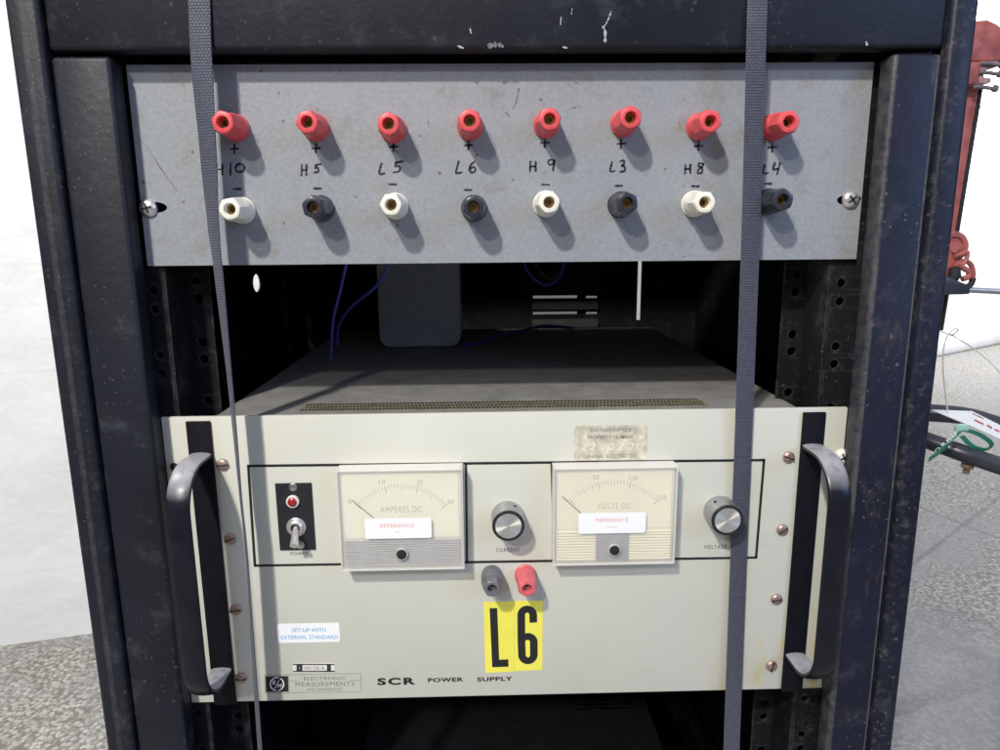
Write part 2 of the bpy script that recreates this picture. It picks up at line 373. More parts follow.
def floor_mat():
    m, nt, b = newmat('worn terrazzo concrete'); L = nt.links.new
    geo = N(nt, 'ShaderNodeNewGeometry'); pos = geo.outputs['Position']
    v = N(nt, 'ShaderNodeTexVoronoi', i_Scale=82.0, i_Randomness=1.0); L(pos, v.inputs['Vector'])
    v2 = N(nt, 'ShaderNodeTexVoronoi', i_Scale=140.0); L(pos, v2.inputs['Vector'])
    big = N(nt, 'ShaderNodeTexNoise', i_Scale=2.2, i_Detail=7.0, i_Roughness=0.6); L(pos, big.inputs['Vector'])
    sep = N(nt, 'ShaderNodeSeparateColor'); L(v.outputs['Color'], sep.inputs[0])
    stone = mix(nt, sep.outputs[0], (0.22, 0.212, 0.195), (0.45, 0.435, 0.405))
    edge = ramp(nt, v.outputs['Distance'], 0.42, 0.62)
    col = mix(nt, edge, stone, (0.15, 0.138, 0.12))
    sep2 = N(nt, 'ShaderNodeSeparateColor'); L(v2.outputs['Color'], sep2.inputs[0])
    k = ramp(nt, sep2.outputs[1], 0.6, 0.85)
    kk = N(nt, 'ShaderNodeMath', operation='MULTIPLY'); L(k, kk.inputs[0]); kk.inputs[1].default_value = 0.5
    col = mix(nt, kk.outputs[0], col, (0.34, 0.32, 0.28))
    # worn-smooth patches hide the stones
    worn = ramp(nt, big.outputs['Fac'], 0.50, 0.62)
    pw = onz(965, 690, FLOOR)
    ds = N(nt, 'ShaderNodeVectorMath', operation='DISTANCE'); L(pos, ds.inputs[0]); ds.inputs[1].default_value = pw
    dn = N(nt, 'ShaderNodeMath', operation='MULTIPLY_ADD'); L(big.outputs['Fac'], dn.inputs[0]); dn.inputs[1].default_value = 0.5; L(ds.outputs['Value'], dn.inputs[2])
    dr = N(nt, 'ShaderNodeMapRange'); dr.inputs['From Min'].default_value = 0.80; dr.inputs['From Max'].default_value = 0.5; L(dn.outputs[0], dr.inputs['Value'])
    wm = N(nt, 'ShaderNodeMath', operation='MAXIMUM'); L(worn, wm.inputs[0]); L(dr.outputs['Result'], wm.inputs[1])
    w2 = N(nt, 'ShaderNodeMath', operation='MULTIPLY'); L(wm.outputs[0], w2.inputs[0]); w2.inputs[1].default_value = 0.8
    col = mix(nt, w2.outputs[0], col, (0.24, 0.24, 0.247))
    for (ax, ay), (bx, by) in (((919, 507), (970, 527)), ((999, 498), (916, 561))):
        A = onz(ax, ay, FLOOR); B = onz(bx, by, FLOOR); t = (B-A).normalized(); nn = Vector((-t.y, t.x, 0))
        dp = N(nt, 'ShaderNodeVectorMath', operation='DOT_PRODUCT'); L(pos, dp.inputs[0]); dp.inputs[1].default_value = nn
        sb_ = N(nt, 'ShaderNodeMath', operation='SUBTRACT'); L(dp.outputs['Value'], sb_.inputs[0]); sb_.inputs[1].default_value = A.dot(nn)
        ab = N(nt, 'ShaderNodeMath', operation='ABSOLUTE'); L(sb_.outputs[0], ab.inputs[0])
        mr_ = N(nt, 'ShaderNodeMapRange'); mr_.inputs['From Min'].default_value = 0.014; mr_.inputs['From Max'].default_value = 0.004; mr_.inputs['To Max'].default_value = 0.55; L(ab.outputs[0], mr_.inputs['Value'])
        col = mix(nt, mr_.outputs['Result'], col, (0.12, 0.115, 0.11))
    L(col, b.inputs['Base Color'])
    rr = N(nt, 'ShaderNodeMapRange'); rr.inputs['To Min'].default_value = 0.5; rr.inputs['To Max'].default_value = 0.72; b.inputs['Specular IOR Level'].default_value = 0.35
    L(sep.outputs[1], rr.inputs['Value']); L(rr.outputs['Result'], b.inputs['Roughness'])
    bp = N(nt, 'ShaderNodeBump', i_Strength=0.22, i_Distance=0.004); L(v.outputs['Distance'], bp.inputs['Height']); bp.invert = True
    L(bp.outputs['Normal'], b.inputs['Normal'])
    return m

M = {}
M['rackL'] = rack_paint('worn black rack paint', (0.0085, 0.0095, 0.0155), speck=0.28, bands=((at(20, 0, YF-0.003).x, 0.0022, 0.30, 0.3, 0.62), (at(33, 0, YF-0.003).x, 0.006, 0.22, 0.54, 0.68)))
M['rackR'] = rack_paint('worn black rack paint tinted by blue light', (0.0075, 0.0090, 0.021), rust=0.45, speck=0.5, bands=((at(950.5, 0, YF-0.003).x, 0.0022, 0.85, 0.2, 0.55), (at(961, 0, YF-0.003).x, 0.008, 0.42, 0.52, 0.66), (at(877.5, 222, YF).x+0.0015, 0.0022, 0.55, 0.3, 0.6)))  # same rack paint, with the cool light on the right mixed into its colour
M['inner'] = rack_paint('dull black inner paint', (0.006, 0.006, 0.0075), rust=0.25, rough=0.6, speck=0.25, spec=0.14)
M['grey'] = panel_grey(); M['cream'] = panel_cream(); M['web'] = webbing(); M['clear'] = clear_plastic(); M['frost'] = clear_plastic('frosted acrylic edge', 0.55)
M['spun'] = spun_alu(); M['floor'] = floor_mat()
M['red'] = plain('red plastic', (0.64, 0.075, 0.085), 0.42, var=0.12, scale=200, bump=0.08)
M['pink'] = plain('faded red plastic', (0.62, 0.12, 0.14), 0.38, var=0.10, scale=200)
M['white'] = plain('ivory plastic', (0.76, 0.73, 0.64), 0.36, var=0.05, scale=200)
M['blackp'] = plain('blue black plastic', (0.026, 0.028, 0.040), 0.28, var=0.25, scale=160)
M['greyp'] = plain('faded black plastic', (0.13, 0.13, 0.145), 0.42, var=0.12, scale=160)
M['brass'] = plain('tarnished brass', (0.42, 0.28, 0.10), 0.35, metal=1, var=0.3, scale=900)
M['dark'] = plain('black hole lining', (0.012, 0.010, 0.010), 0.7)
M['ink'] = plain('black marker ink', (0.012, 0.012, 0.018), 0.6)
M['print'] = plain('black silkscreen', (0.014, 0.013, 0.014), 0.5)
M['printg'] = plain('worn grey print', (0.20, 0.19, 0.17), 0.5)
M['printl'] = plain('faint scale print', (0.47, 0.45, 0.35), 0.5)
M['steel'] = plain('dull steel', (0.55, 0.54, 0.52), 0.34, metal=1, var=0.15, scale=300)
M['nickel'] = plain('worn nickel', (0.70, 0.67, 0.65), 0.3, metal=0.75, var=0.15, scale=500)
M['rusty'] = plain('rusty copper plated steel', (0.42, 0.30, 0.26), 0.45, metal=0.7, var=0.35, scale=500)
def dust_toplight(m, amt, c=(0.30, 0.29, 0.31)):  # dust on upward faces, with the overhead light painted in as pale grey
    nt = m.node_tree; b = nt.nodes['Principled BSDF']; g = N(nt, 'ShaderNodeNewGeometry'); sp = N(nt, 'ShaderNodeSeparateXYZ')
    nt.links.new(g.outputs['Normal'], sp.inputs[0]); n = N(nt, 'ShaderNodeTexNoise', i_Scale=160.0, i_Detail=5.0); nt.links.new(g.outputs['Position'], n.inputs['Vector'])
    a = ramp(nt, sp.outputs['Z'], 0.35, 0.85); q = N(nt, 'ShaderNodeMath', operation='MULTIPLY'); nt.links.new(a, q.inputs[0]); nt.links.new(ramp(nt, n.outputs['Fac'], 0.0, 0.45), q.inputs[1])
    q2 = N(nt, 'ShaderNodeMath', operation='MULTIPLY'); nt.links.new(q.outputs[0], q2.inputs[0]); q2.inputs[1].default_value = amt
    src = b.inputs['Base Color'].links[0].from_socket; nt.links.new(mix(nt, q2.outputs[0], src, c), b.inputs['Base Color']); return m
M['bar'] = plain('black lacquered aluminium', (0.007, 0.0075, 0.013), 0.30, var=0.3, scale=60, spec=0.3); dust_toplight(M['bar'], 0.9, (0.34, 0.33, 0.36))
M['strip'] = plain('black felt strip', (0.0045, 0.0045, 0.008), 0.6, var=0.3, scale=90, spec=0.15)
M['alu'] = plain('satin aluminium', (0.44, 0.44, 0.46), 0.4, metal=0.85, var=0.08, scale=200)
M['rubber'] = plain('black rubber', (0.014, 0.013, 0.015), 0.5)
M['lid'] = plain('grey wrinkle paint', (0.165, 0.158, 0.148), 0.9, var=0.18, scale=60, bump=0.5, bscale=900)
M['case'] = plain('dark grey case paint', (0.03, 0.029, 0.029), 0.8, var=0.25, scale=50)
M['mesh'] = plain('yellowed mesh', (0.17, 0.15, 0.10), 0.7, var=0.3)
M['plate'] = plain('black switch plate', (0.016, 0.015, 0.020), 0.4)
M['lamp'] = plain('red lens', (0.30, 0.012, 0.015), 0.25, coat=0.5)
M['bezel'] = plain('off white plastic', (0.74, 0.71, 0.64), 0.3, var=0.04)
M['ribs'] = plain('silvered grey plastic', (0.40, 0.40, 0.41), 0.4, var=0.12, scale=90)
M['scaleA'] = plain('pale green scale card', (0.90, 0.88, 0.72), 0.6, var=0.03, scale=40)
M['scaleV'] = plain('yellowed scale card', (0.90, 0.85, 0.66), 0.6, var=0.05, scale=40)
M['label'] = plain('white paper label', (0.86, 0.86, 0.85), 0.5, var=0.02)
M['pinkink'] = plain('faded pink ink', (0.80, 0.42, 0.42), 0.6)
M['blueink'] = plain('blue ink', (0.16, 0.42, 0.72), 0.6)
M['yellow'] = plain('yellow vinyl', (0.83, 0.76, 0.10), 0.42, var=0.04, scale=60)
M['tag'] = plain('rubbed beige foil tag', (0.55, 0.51, 0.40), 0.5, var=0.30, scale=150)
M['emboss'] = plain('bright embossing', (0.66, 0.62, 0.50), 0.5, var=0.2, scale=200)
M['wireb'] = plain('blue wire', (0.05, 0.06, 0.36), 0.4)
M['wirek'] = plain('black wire', (0.012, 0.012, 0.014), 0.4)
M['wirer'] = plain('red wire', (0.25, 0.015, 0.04), 0.5)
M['box'] = plain('grey box enamel', (0.42, 0.46, 0.52), 0.6)
def wall_mat():
    m, nt, b = newmat('white painted block wall'); L = nt.links.new
    tc = N(nt, 'ShaderNodeTexCoord'); pos = tc.outputs['Object']
    sp = N(nt, 'ShaderNodeSeparateXYZ'); L(pos, sp.inputs[0])
    cb = N(nt, 'ShaderNodeCombineXYZ'); L(sp.outputs['X'], cb.inputs['X']); L(sp.outputs['Z'], cb.inputs['Y'])
    br = N(nt, 'ShaderNodeTexBrick'); br.inputs['Scale'].default_value = 1.0; br.inputs['Brick Width'].default_value = 60.0; br.inputs['Row Height'].default_value = 0.3
    br.inputs['Mortar Size'].default_value = 0.006; br.inputs['Mortar Smooth'].default_value = 0.8; L(cb.outputs[0], br.inputs['Vector'])
    n = N(nt, 'ShaderNodeTexNoise', i_Scale=2.5, i_Detail=8.0, i_Roughness=0.65); L(pos, n.inputs['Vector'])
    col = mix(nt, ramp(nt, n.outputs['Fac'], 0.35, 0.75), (0.82, 0.82, 0.83), (0.70, 0.71, 0.74))
    mf = N(nt, 'ShaderNodeMath', operation='MULTIPLY'); L(br.outputs['Fac'], mf.inputs[0]); mf.inputs[1].default_value = 0.15
    L(mix(nt, mf.outputs[0], col, (0.55, 0.56, 0.58)), b.inputs['Base Color']); b.inputs['Roughness'].default_value = 0.7
    n2 = N(nt, 'ShaderNodeTexNoise', i_Scale=9.0, i_Detail=4.0); L(pos, n2.inputs['Vector'])
    bp = N(nt, 'ShaderNodeBump', i_Strength=0.35, i_Distance=0.02); L(n2.outputs['Fac'], bp.inputs['Height']); L(bp.outputs['Normal'], b.inputs['Normal'])
    return m
M['wall'] = wall_mat()
M['skirt'] = plain('white skirting', (0.70, 0.70, 0.72), 0.6, var=0.05, scale=4)
M['hoist'] = plain('red machine paint', (0.37, 0.10, 0.085), 0.5, var=0.35, scale=35)
M['boltm'] = plain('dark purple grey bolt steel', (0.16, 0.12, 0.14), 0.45, var=0.3)
M['jaw'] = plain('scuffed pink grey paint', (0.42, 0.24, 0.23), 0.5, var=0.35, scale=60)
M['tubek'] = plain('black tube paint', (0.035, 0.037, 0.05), 0.32, var=0.2, scale=30)
M['green'] = plain('green plastic tie', (0.03, 0.25, 0.15), 0.4)
M['string'] = plain('white string', (0.72, 0.71, 0.62), 0.7)
M['brown'] = plain('rust brown', (0.17, 0.125, 0.085), 0.7, var=0.3, scale=300)

# ================================================================== setting
fl = MB(); fl.box(-9, 11, -4, 14, FLOOR-0.05, FLOOR)
tag(fl.build('floor', M['floor']), kind='structure')
a = onz(0, 646, FLOOR); b_ = onz(95, 633, FLOOR); d = (b_-a).normalized()
nrm = Vector((-d.y, d.x, 0)); nrm = nrm if nrm.y > 0 else -nrm
w0 = a - d*4.0; w1 = a + d*1.55
def wall_slab(name, p, q, n, th, z0, z1, mat, bev=0):
    mb = MB(); U = Vector((0,0,1))
    P0 = Vector((p.x, p.y, 0)); Q0 = Vector((q.x, q.y, 0))
    mb.hexa([P0+U*z1, Q0+U*z1, Q0+U*z0, P0+U*z0], [P0+n*th+U*z1, Q0+n*th+U*z1, Q0+n*th+U*z0, P0+n*th+U*z0], bev)
    return mb
lw = wall_slab('left wall', w0, w1, nrm, 0.12, FLOOR, 2.6, M['wall']).build('left_wall', M['wall'])
tag(lw, 'white painted near wall seen to the left of the rack', 'wall')
c = onz(940, 353, FLOOR); e_ = onz(1000, 341, FLOOR); d2 = (e_-c).normalized()
n2 = Vector((-d2.y, d2.x, 0)); n2 = n2 if n2.y > 0 else -n2
v0 = c - d2*4.2; v1 = c + d2*4.5
rw = wall_slab('r', v0, v1, n2, 0.12, FLOOR, 3.0, M['wall']).build('right_wall', M['wall'])
tag(rw, 'white painted far wall seen to the right of the rack', 'wall')
hem = wall_slab('h', v0-n2*0.10, v1-n2*0.10, n2, 0.10, FLOOR, FLOOR+0.13, M['skirt'], 0.02).build('skirting', M['skirt'], rw)
rt = wall_slab('k', w1, Vector((w1.x+0.25, v0.y+0.6, 0)), Vector((-1, 0, 0)), 0.12, FLOOR, 2.6, M['wall']).build('return_wall', M['wall'])
tag(rt, 'white return wall behind the rack, hidden by it', 'wall')

# ================================================================== rack
RX0, RX1 = at(33.5, 224, YF-0.003).x, at(955, 222, YF-0.003).x
ZT = at(500, 49.5, YF).z                      # underside of the header's face
ZB, ZTOP, YB = FLOOR+0.04, ZT+0.17, 0.56
xsl0 = at(42, 0, YF).x; xsl1 = at(128, 222, YF).x
xsr0 = at(877.5, 222, YF).x; xsr1 = at(949, 0, YF).x
rack = thing('equipment_rack', 'tall black steel equipment rack with worn paint, open front and slotted rails', 'rack', (0, 0.25, FLOOR))
def flange(x0, x1, mat):
    mb = MB(); mb.box(x0, x1, YF-0.003, YF+0.055, ZB, ZTOP, 0.0035, 3); return mb.build('side_flange', mat, rack)
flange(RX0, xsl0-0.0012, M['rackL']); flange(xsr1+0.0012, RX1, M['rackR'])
MB().box(xsl0, xsl1, YF, YF+0.016, ZB, ZT-0.0028, 0.003, 3).build('stile', M['rackL'], rack)
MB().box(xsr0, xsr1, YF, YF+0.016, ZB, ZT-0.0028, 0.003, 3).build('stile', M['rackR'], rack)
MB().box(xsl0, xsr1, YF, YF+0.014, ZT, ZTOP-0.01, 0.003, 3).build('header', M['rackL'], rack)
M['chip'] = plain('bare chipped spot', (0.34, 0.34, 0.37), 0.6, var=0.4, scale=900)
M['smear'] = plain('dry dust smear', (0.13, 0.13, 0.15), 0.8, var=0.5, scale=400)
for pts, w in (([(611,12),(608,20),(604.5,26)], 1.5), ([(602.5,26.5),(605,31),(605,42)], 1.9), ([(572,9),(571.5,14)], 0.9), ([(561,17),(560.5,25)], 1.0), ([(470,28),(471,33)], 1.4), ([(458,46),(463,48)], 1.6), ([(489,46),(497,44.5),(503,46.5)], 3.4), ([(563,47),(567,48)], 1.2), ([(866,42),(867,45)], 1.4)):
    P = smooth([Vector((x, y, 0)) for x, y in pts], 5); q = [at(p.x, p.y, YF) for p in P]
    mb = MB(); mb.stroke([(p.x, p.z) for p in q], w/1600, YF, wob=0.9, thick=0.00015); mb.build('paint_chip', M['chip'] if w < 2.9 else M['smear'], rack)
MB().box(RX0+0.002, RX1-0.002, YF+0.0555, YB, ZTOP-0.003, ZTOP).build('top_cover', M['rackL'], rack)
MB().box(RX0+0.002, RX1-0.002, YF+0.0555, YB, ZB, ZB+0.003).build('base_plate', M['inner'], rack)
for sx in (RX0+0.05, RX1-0.05):
    for sy in (0.03, YB-0.06):
        MB().rings([(0, 0.02, 0), (0.04, 0.02, 0)], (sx, sy, FLOOR), axis=(0, 0, 1), up=Vector((0, 1, 0))).build('foot', M['rubber'], rack)

def plate_holes(mb, f, u0, u1, v0, v1, holes, n=20):
    """flat plate with a column of round/oval holes; f(u,v) -> point; holes (cu, cv, ru, rv), sorted by v."""
    bm = mb.bm
    V = lambda u, v: bm.verts.new(f(u, v))
    cur = v0
    for (cu, cv, ru, rv) in holes:
        hu = u1-u0; a0, a1 = cv-rv*1.5, cv+rv*1.5
        bm.faces.new([V(u0, cur), V(u1, cur), V(u1, a0), V(u0, a0)])
        ring = []; outer = []
        for k in range(n):
            t = 2*PI*k/n; cx, sx = math.cos(t), math.sin(t)
            ring.append(V(cu+ru*cx, cv+rv*sx))
            # project to the rectangle u0..u1, a0..a1
            tt = 1e9
            if cx > 1e-6: tt = min(tt, (u1-cu)/cx)
            if cx < -1e-6: tt = min(tt, (u0-cu)/cx)
            if sx > 1e-6: tt = min(tt, (a1-cv)/sx)
            if sx < -1e-6: tt = min(tt, (a0-cv)/sx)
            outer.append((cu+cx*tt, cv+sx*tt))
        ov = [V(*p) for p in outer]
        cor = [(u0, a0), (u1, a0), (u1, a1), (u0, a1)]
        for k in range(n):
            j = (k+1) % n
            p, q = outer[k], outer[j]; extra = []
            for cc in cor:
                A = math.atan2(cc[1]-cv, cc[0]-cu) % (2*PI); t0 = 2*PI*k/n; t1 = t0+2*PI/n
                if t0 + 1e-6 < A < t1 - 1e-6: extra.append(V(*cc))
            bm.faces.new([ring[k], ov[k]]+extra+[ov[j], ring[j]])
        cur = a1
    bm.faces.new([V(u0, cur), V(u1, cur), V(u1, v1), V(u0, v1)])
    return mb
def solid(mb, off):
    bm = mb.bm; off = Vector(off)
    bmesh.ops.remove_doubles(bm, verts=list(bm.verts), dist=1e-6)
    for f in bm.faces: f.normal_update()
    flip = [f for f in bm.faces if f.normal.dot(off) > 0]
    if flip: bmesh.ops.reverse_faces(bm, faces=flip)
    ex = bmesh.ops.extrude_face_region(bm, geom=list(bm.faces), use_keep_orig=True)
    for v in [g for g in ex['geom'] if isinstance(g, bmesh.types.BMVert)]: v.co += off
    for f in bm.faces: f.normal_update()
    return mb

# side panels; the left one has an oval hole that daylight comes through
qz_lid = (at(162, 416.5, YP).z+at(848.5, 408.4, YP).z)/2-0.002
hz = None
dd = ray(257, 283); tt = (RX0+0.006-CAM.x)/dd.x; hp = CAM + dd*tt
mb = MB(); plate_holes(mb, lambda u, v: (RX0+0.006, u, v), YF+0.056, YB, ZB, ZTOP-0.004, [(hp.y, hp.z, 0.014, 0.011)]); solid(mb, (-0.0016, 0, 0))
mb.build('side_panel', M['inner'], rack, recalc=False)
dd = ray(678, 742); tt = (RX1-0.006-CAM.x)/dd.x; hq = CAM + dd*tt
mb = MB(); plate_holes(mb, lambda u, v: (RX1-0.006, u, v), YF+0.056, YB, ZB, ZTOP-0.004, []); solid(mb, (0.0016, 0, 0))
mb.build('side_panel', M['inner'], rack, recalc=False)

# rear door with louvre slots and an open seam
YR = 0.50
def slot(x0, y0, x1, y1):
    p = at(x0, y0, YR); q = at(x1, y1, YR); return (p.x, q.x, q.z, p.z)
slots = [slot(533, 295.8, 577, 298), slot(586, 296, 597, 298), slot(533, 312, 577, 314), slot(586, 312, 597, 314),
         slot(534, 272, 596, 272.4), slot(534, 279.5, 596, 280), slot(534, 287.8, 596, 288.2), slot(534, 304.6, 596, 304.9), slot(534, 322, 596, 322.6), slot(638.9, 240, 640.0, 320), slot(676.5, 736, 679, 749)]
xs = sorted({RX0+0.0062, RX1-0.0062} | {v for s_ in slots for v in s_[:2]}); zs = sorted({ZB, ZTOP-0.004} | {v for s_ in slots for v in s_[2:]})
mb = MB()
for i in range(len(xs)-1):
    for j in range(len(zs)-1):
        cx, cz = (xs[i]+xs[i+1])/2, (zs[j]+zs[j+1])/2
        if any(s_[0] < cx < s_[1] and s_[2] < cz < s_[3] for s_ in slots): continue
        mb.bm.faces.new([mb.bm.verts.new((x, YR, z)) for x, z in ((xs[i], zs[j]), (xs[i+1], zs[j]), (xs[i+1], zs[j+1]), (xs[i], zs[j+1]))])
solid(mb, (0, 0.0015, 0))
door = mb.build('rear_door', M['inner'], rack, recalc=False)
mb = MB()
for py in (272, 279.8, 288, 305, 322.6):
    p = at(532, py, YR-0.006); q = at(598, py+4, YR-0.006)
    mb.hexa([(p.x, YR-0.008, p.z), (q.x, YR-0.008, p.z), (q.x, YR-0.008, q.z), (p.x, YR-0.008, q.z)],
            [(p.x, YR-0.001, p.z+0.004), (q.x, YR-0.001, p.z+0.004), (q.x, YR-0.001, q.z), (p.x, YR-0.001, q.z)])
mb.build('louvre', M['case'], door)
ba, bb = at(376, 262, 0.30), at(461, 346, 0.30)
mb = MB(); mb.poly(rrect(ba.x, bb.x, qz_lid+0.0005, ba.z+0.01, 0.012, 6), 0.30, 0.36, 0.002)
tag(mb.build('metal_box', M['box']), 'grey box with rounded corners standing on the power supply lid in the dark', 'box')

# mounting rails with pairs of holes
def rail(sgn, xin, mat):
    xo = xin + sgn*0.024
    z0, z1 = ZB+0.01, ZT-0.004
    hs = []; base = at(840, 283, 0.001).z - 0.04445*25; k = 0
    z = base
    pat = (0.03175, 0.0127)
    while z < z1-0.01:
        if z > z0+0.02: hs.append((xin+sgn*0.0075, z, 0.0031, 0.0031))
        z += pat[k % 2]; k += 1
    mb = MB(); plate_holes(mb, lambda u, v: (u, 0.0012, v), min(xin, xo), max(xin, xo), z0, z1, hs, 16); solid(mb, (0, 0.002, 0))
    r = mb.build('mounting_rail', mat, rack, recalc=False)
    mb = MB(); mb.box(min(xin-sgn*0.002, xin), max(xin-sgn*0.002, xin), 0.0012, 0.034, z0, z1, 0.0006); mb.build('web', mat, r)
    xi2 = xin-sgn*0.0185
    mb = MB(); plate_holes(mb, lambda u, v: (u, 0.034, v), min(xin, xi2), max(xin, xi2), z0, z1, [((xin+xi2)/2, h[1]+0.004, 0.0034, 0.0034) for h in hs], 16); solid(mb, (0, 0.002, 0))
    mb.build('rear_flange', mat, r, recalc=False)
rail(-1, at(168, 330, 0.001).x, M['inner']); rail(1, at(827, 330, 0.001).x, M['inner'])

# ================================================================== patch panel
TL, TR, BR, BL = at(124.5, 64, -0.003), at(874, 63, -0.003), at(856.6, 257.5, -0.003), at(149, 267.5, -0.003)
px0, px1 = (TL.x+BL.x)/2, (TR.x+BR.x)/2; pz1, pz0 = (TL.z+TR.z)/2, (BL.z+BR.z)/2
YU = -0.003
pp = thing('patch_panel', 'grey hammered steel panel with red, white and black binding posts and handwritten marks', 'patch panel', ((px0+px1)/2, 0, pz0))
sl = at(152, 207.5, YU); sr = at(851, 200, YU)
mb = MB()
# plate with the two end slots cut through
bm = mb.bm
def slotcell(u0, u1, cu, cv, ru, rv):
    plate_holes(mb, lambda u, v: (u, YU, v), u0, u1, pz0, pz1, [(cu, cv, ru, rv)], 28)
xa, xb = px0+0.024, px1-0.024
slotcell(px0, xa, sl.x+0.001, sl.z, 0.0088, 0.0036); slotcell(xb, px1, sr.x-0.001, sr.z, 0.0085, 0.0036)
mb.bm.faces.new([mb.bm.verts.new(p) for p in ((xa, YU, pz0), (xb, YU, pz0), (xb, YU, pz1), (xa, YU, pz1))])
bmesh.ops.remove_doubles(bm, verts=list(bm.verts), dist=1e-6)
for f in bm.faces: f.normal_update()
bmesh.ops.recalc_face_normals(bm, faces=list(bm.faces))
if sum(f.normal.y for f in bm.faces) > 0: bmesh.ops.reverse_faces(bm, faces=list(bm.faces))
ex = bmesh.ops.extrude_face_region(bm, geom=list(bm.faces))
for v in [g for g in ex['geom'] if isinstance(g, bmesh.types.BMVert)]: v.co.y = -0.0003
mb.build('face_plate', M['grey'], pp)

def pan_screw(c, r, h, mat, parent, name='mounting_screw', kind='cross', rot=0.3):
    mb = MB(); prof = [(0, r, 0), (h*0.25, r, 0)] + [(h*(0.25+0.75*math.sin(t)), r*math.cos(t)*0.98+0.00001, 0) for t in (0.3, 0.6, 0.9, 1.2)] 
    mb.rings(prof, c, n=28)
    s = mb.build(name, mat, parent)
    k = MB(); dirs = (rot, rot+PI/2) if kind == 'cross' else (rot,)
    for t in dirs:
        ux, uz = math.cos(t), math.sin(t); w = r*0.10; l = r*(0.55 if kind == 'cross' else 0.88)
        yt = c[1]-h*1.0 - 0.00015
        yb = c[1]-h*0.45
        k.hexa([(c[0]+ux*a_*l-uz*b2*w, yt if kind == 'cross' else yt+0.0, c[2]+uz*a_*l+ux*b2*w) for a_, b2 in ((-1, 1), (1, 1), (1, -1), (-1, -1))],
               [(c[0]+ux*a_*l-uz*b2*w, yb, c[2]+uz*a_*l+ux*b2*w) for a_, b2 in ((-1, 1), (1, 1), (1, -1), (-1, -1))])
    k.build('drive_slot', M['dark'], s)
    return s
s1 = at(146.5, 208, YU-0.003); s2 = at(852.5, 199.5, YU-0.003)
pan_screw((s1.x, YU, s1.z), 0.0058, 0.0036, M['nickel'], pp, rot=0.25); pan_screw((s2.x, YU, s2.z), 0.0057, 0.0036, M['nickel'], pp, rot=0.7)

PL = 0.0245
def post(mat, c, rot, parent, L=PL, k=1.0, label=None, knurl=False, sock='brass'):
    R1 = 0.0082*k
    mb = MB()
    prof = knurl or [(0, R1*1.05, 0), (L*0.085, R1*1.05, 0), (L*0.10, R1*0.99, 0), (L*0.34, R1*0.98, 0), (L*0.42, R1*0.95, 0.5), (L*0.48, R1*0.97, 0.9), (L*0.86, R1*0.93, 0.9), (L*0.95, R1*0.87, 0.6), (L*0.99, R1*0.78, 0.25), (L, R1*0.70, 0.1),
            (L, R1*0.47, 0), (L-0.0008, R1*0.43, 0), (L-0.012, R1*0.41, 0)]
    mb.rings(prof, (0, 0, 0), n=48, rot=rot)
    o = mb.build('binding_post', mat, parent, center=c, local=True, smooth_angle=28)
    i = MB(); i.rings([(L-0.0118, R1*0.395, 0), (L-0.0058, R1*0.395, 0), (L-0.0058, R1*0.24, 0), (L-0.011, R1*0.25, 0)], (0, 0, 0), n=28)
    j = i.build('socket', M[sock], o, center=(0, 0, 0), local=True); j.location = (0, 0, 0)
    if label: o['label'] = label
    return o
names = ['H10', 'H5', 'L5', 'L6', 'H9', 'L3', 'H8', 'L4']
reds = [(222.4, 122.2), (306.7, 121.9), (388.3, 123.7), (469.6, 120.6), (549.8, 119), (630.9, 117.4), (710.8, 121.2), (789.5, 121.6)]
lows = [(229.4, 209.1), (312.7, 207.3), (390.8, 204.8), (473.6, 206.9), (549.3, 202.4), (627.6, 203.3), (705.2, 202.4), (783.3, 200.0)]
rots = [0.3, 0.9, 0.5, 0.15, 0.7, 0.42, 0.2, 0.6]
protos = {}
for i, (q, nm) in enumerate(zip(reds, names)):
    p = at(q[0], q[1], YU-PL); loc = (p.x, YU, p.z)
    lb = f'red binding post above the mark {nm}'
    if i < 3: protos[('r', i)] = post(M['red'], loc, rots[i], pp, label=lb)
    else: copy_to(protos[('r', i % 3)], loc, pp, lb)
for i, (q, nm) in enumerate(zip(lows, names)):
    p = at(q[0], q[1], YU-PL); loc = (p.x, YU, p.z)
    w = i % 2 == 0; lb = f"{'white' if w else 'black'} binding post below the mark {nm}"; key = ('w' if w else 'b', (i//2) % 2)
    if key not in protos: protos[key] = post(M['white'] if w else M['blackp'], loc, 0.55+rots[i], pp, label=lb)
    else: copy_to(protos[key], loc, pp, lb)

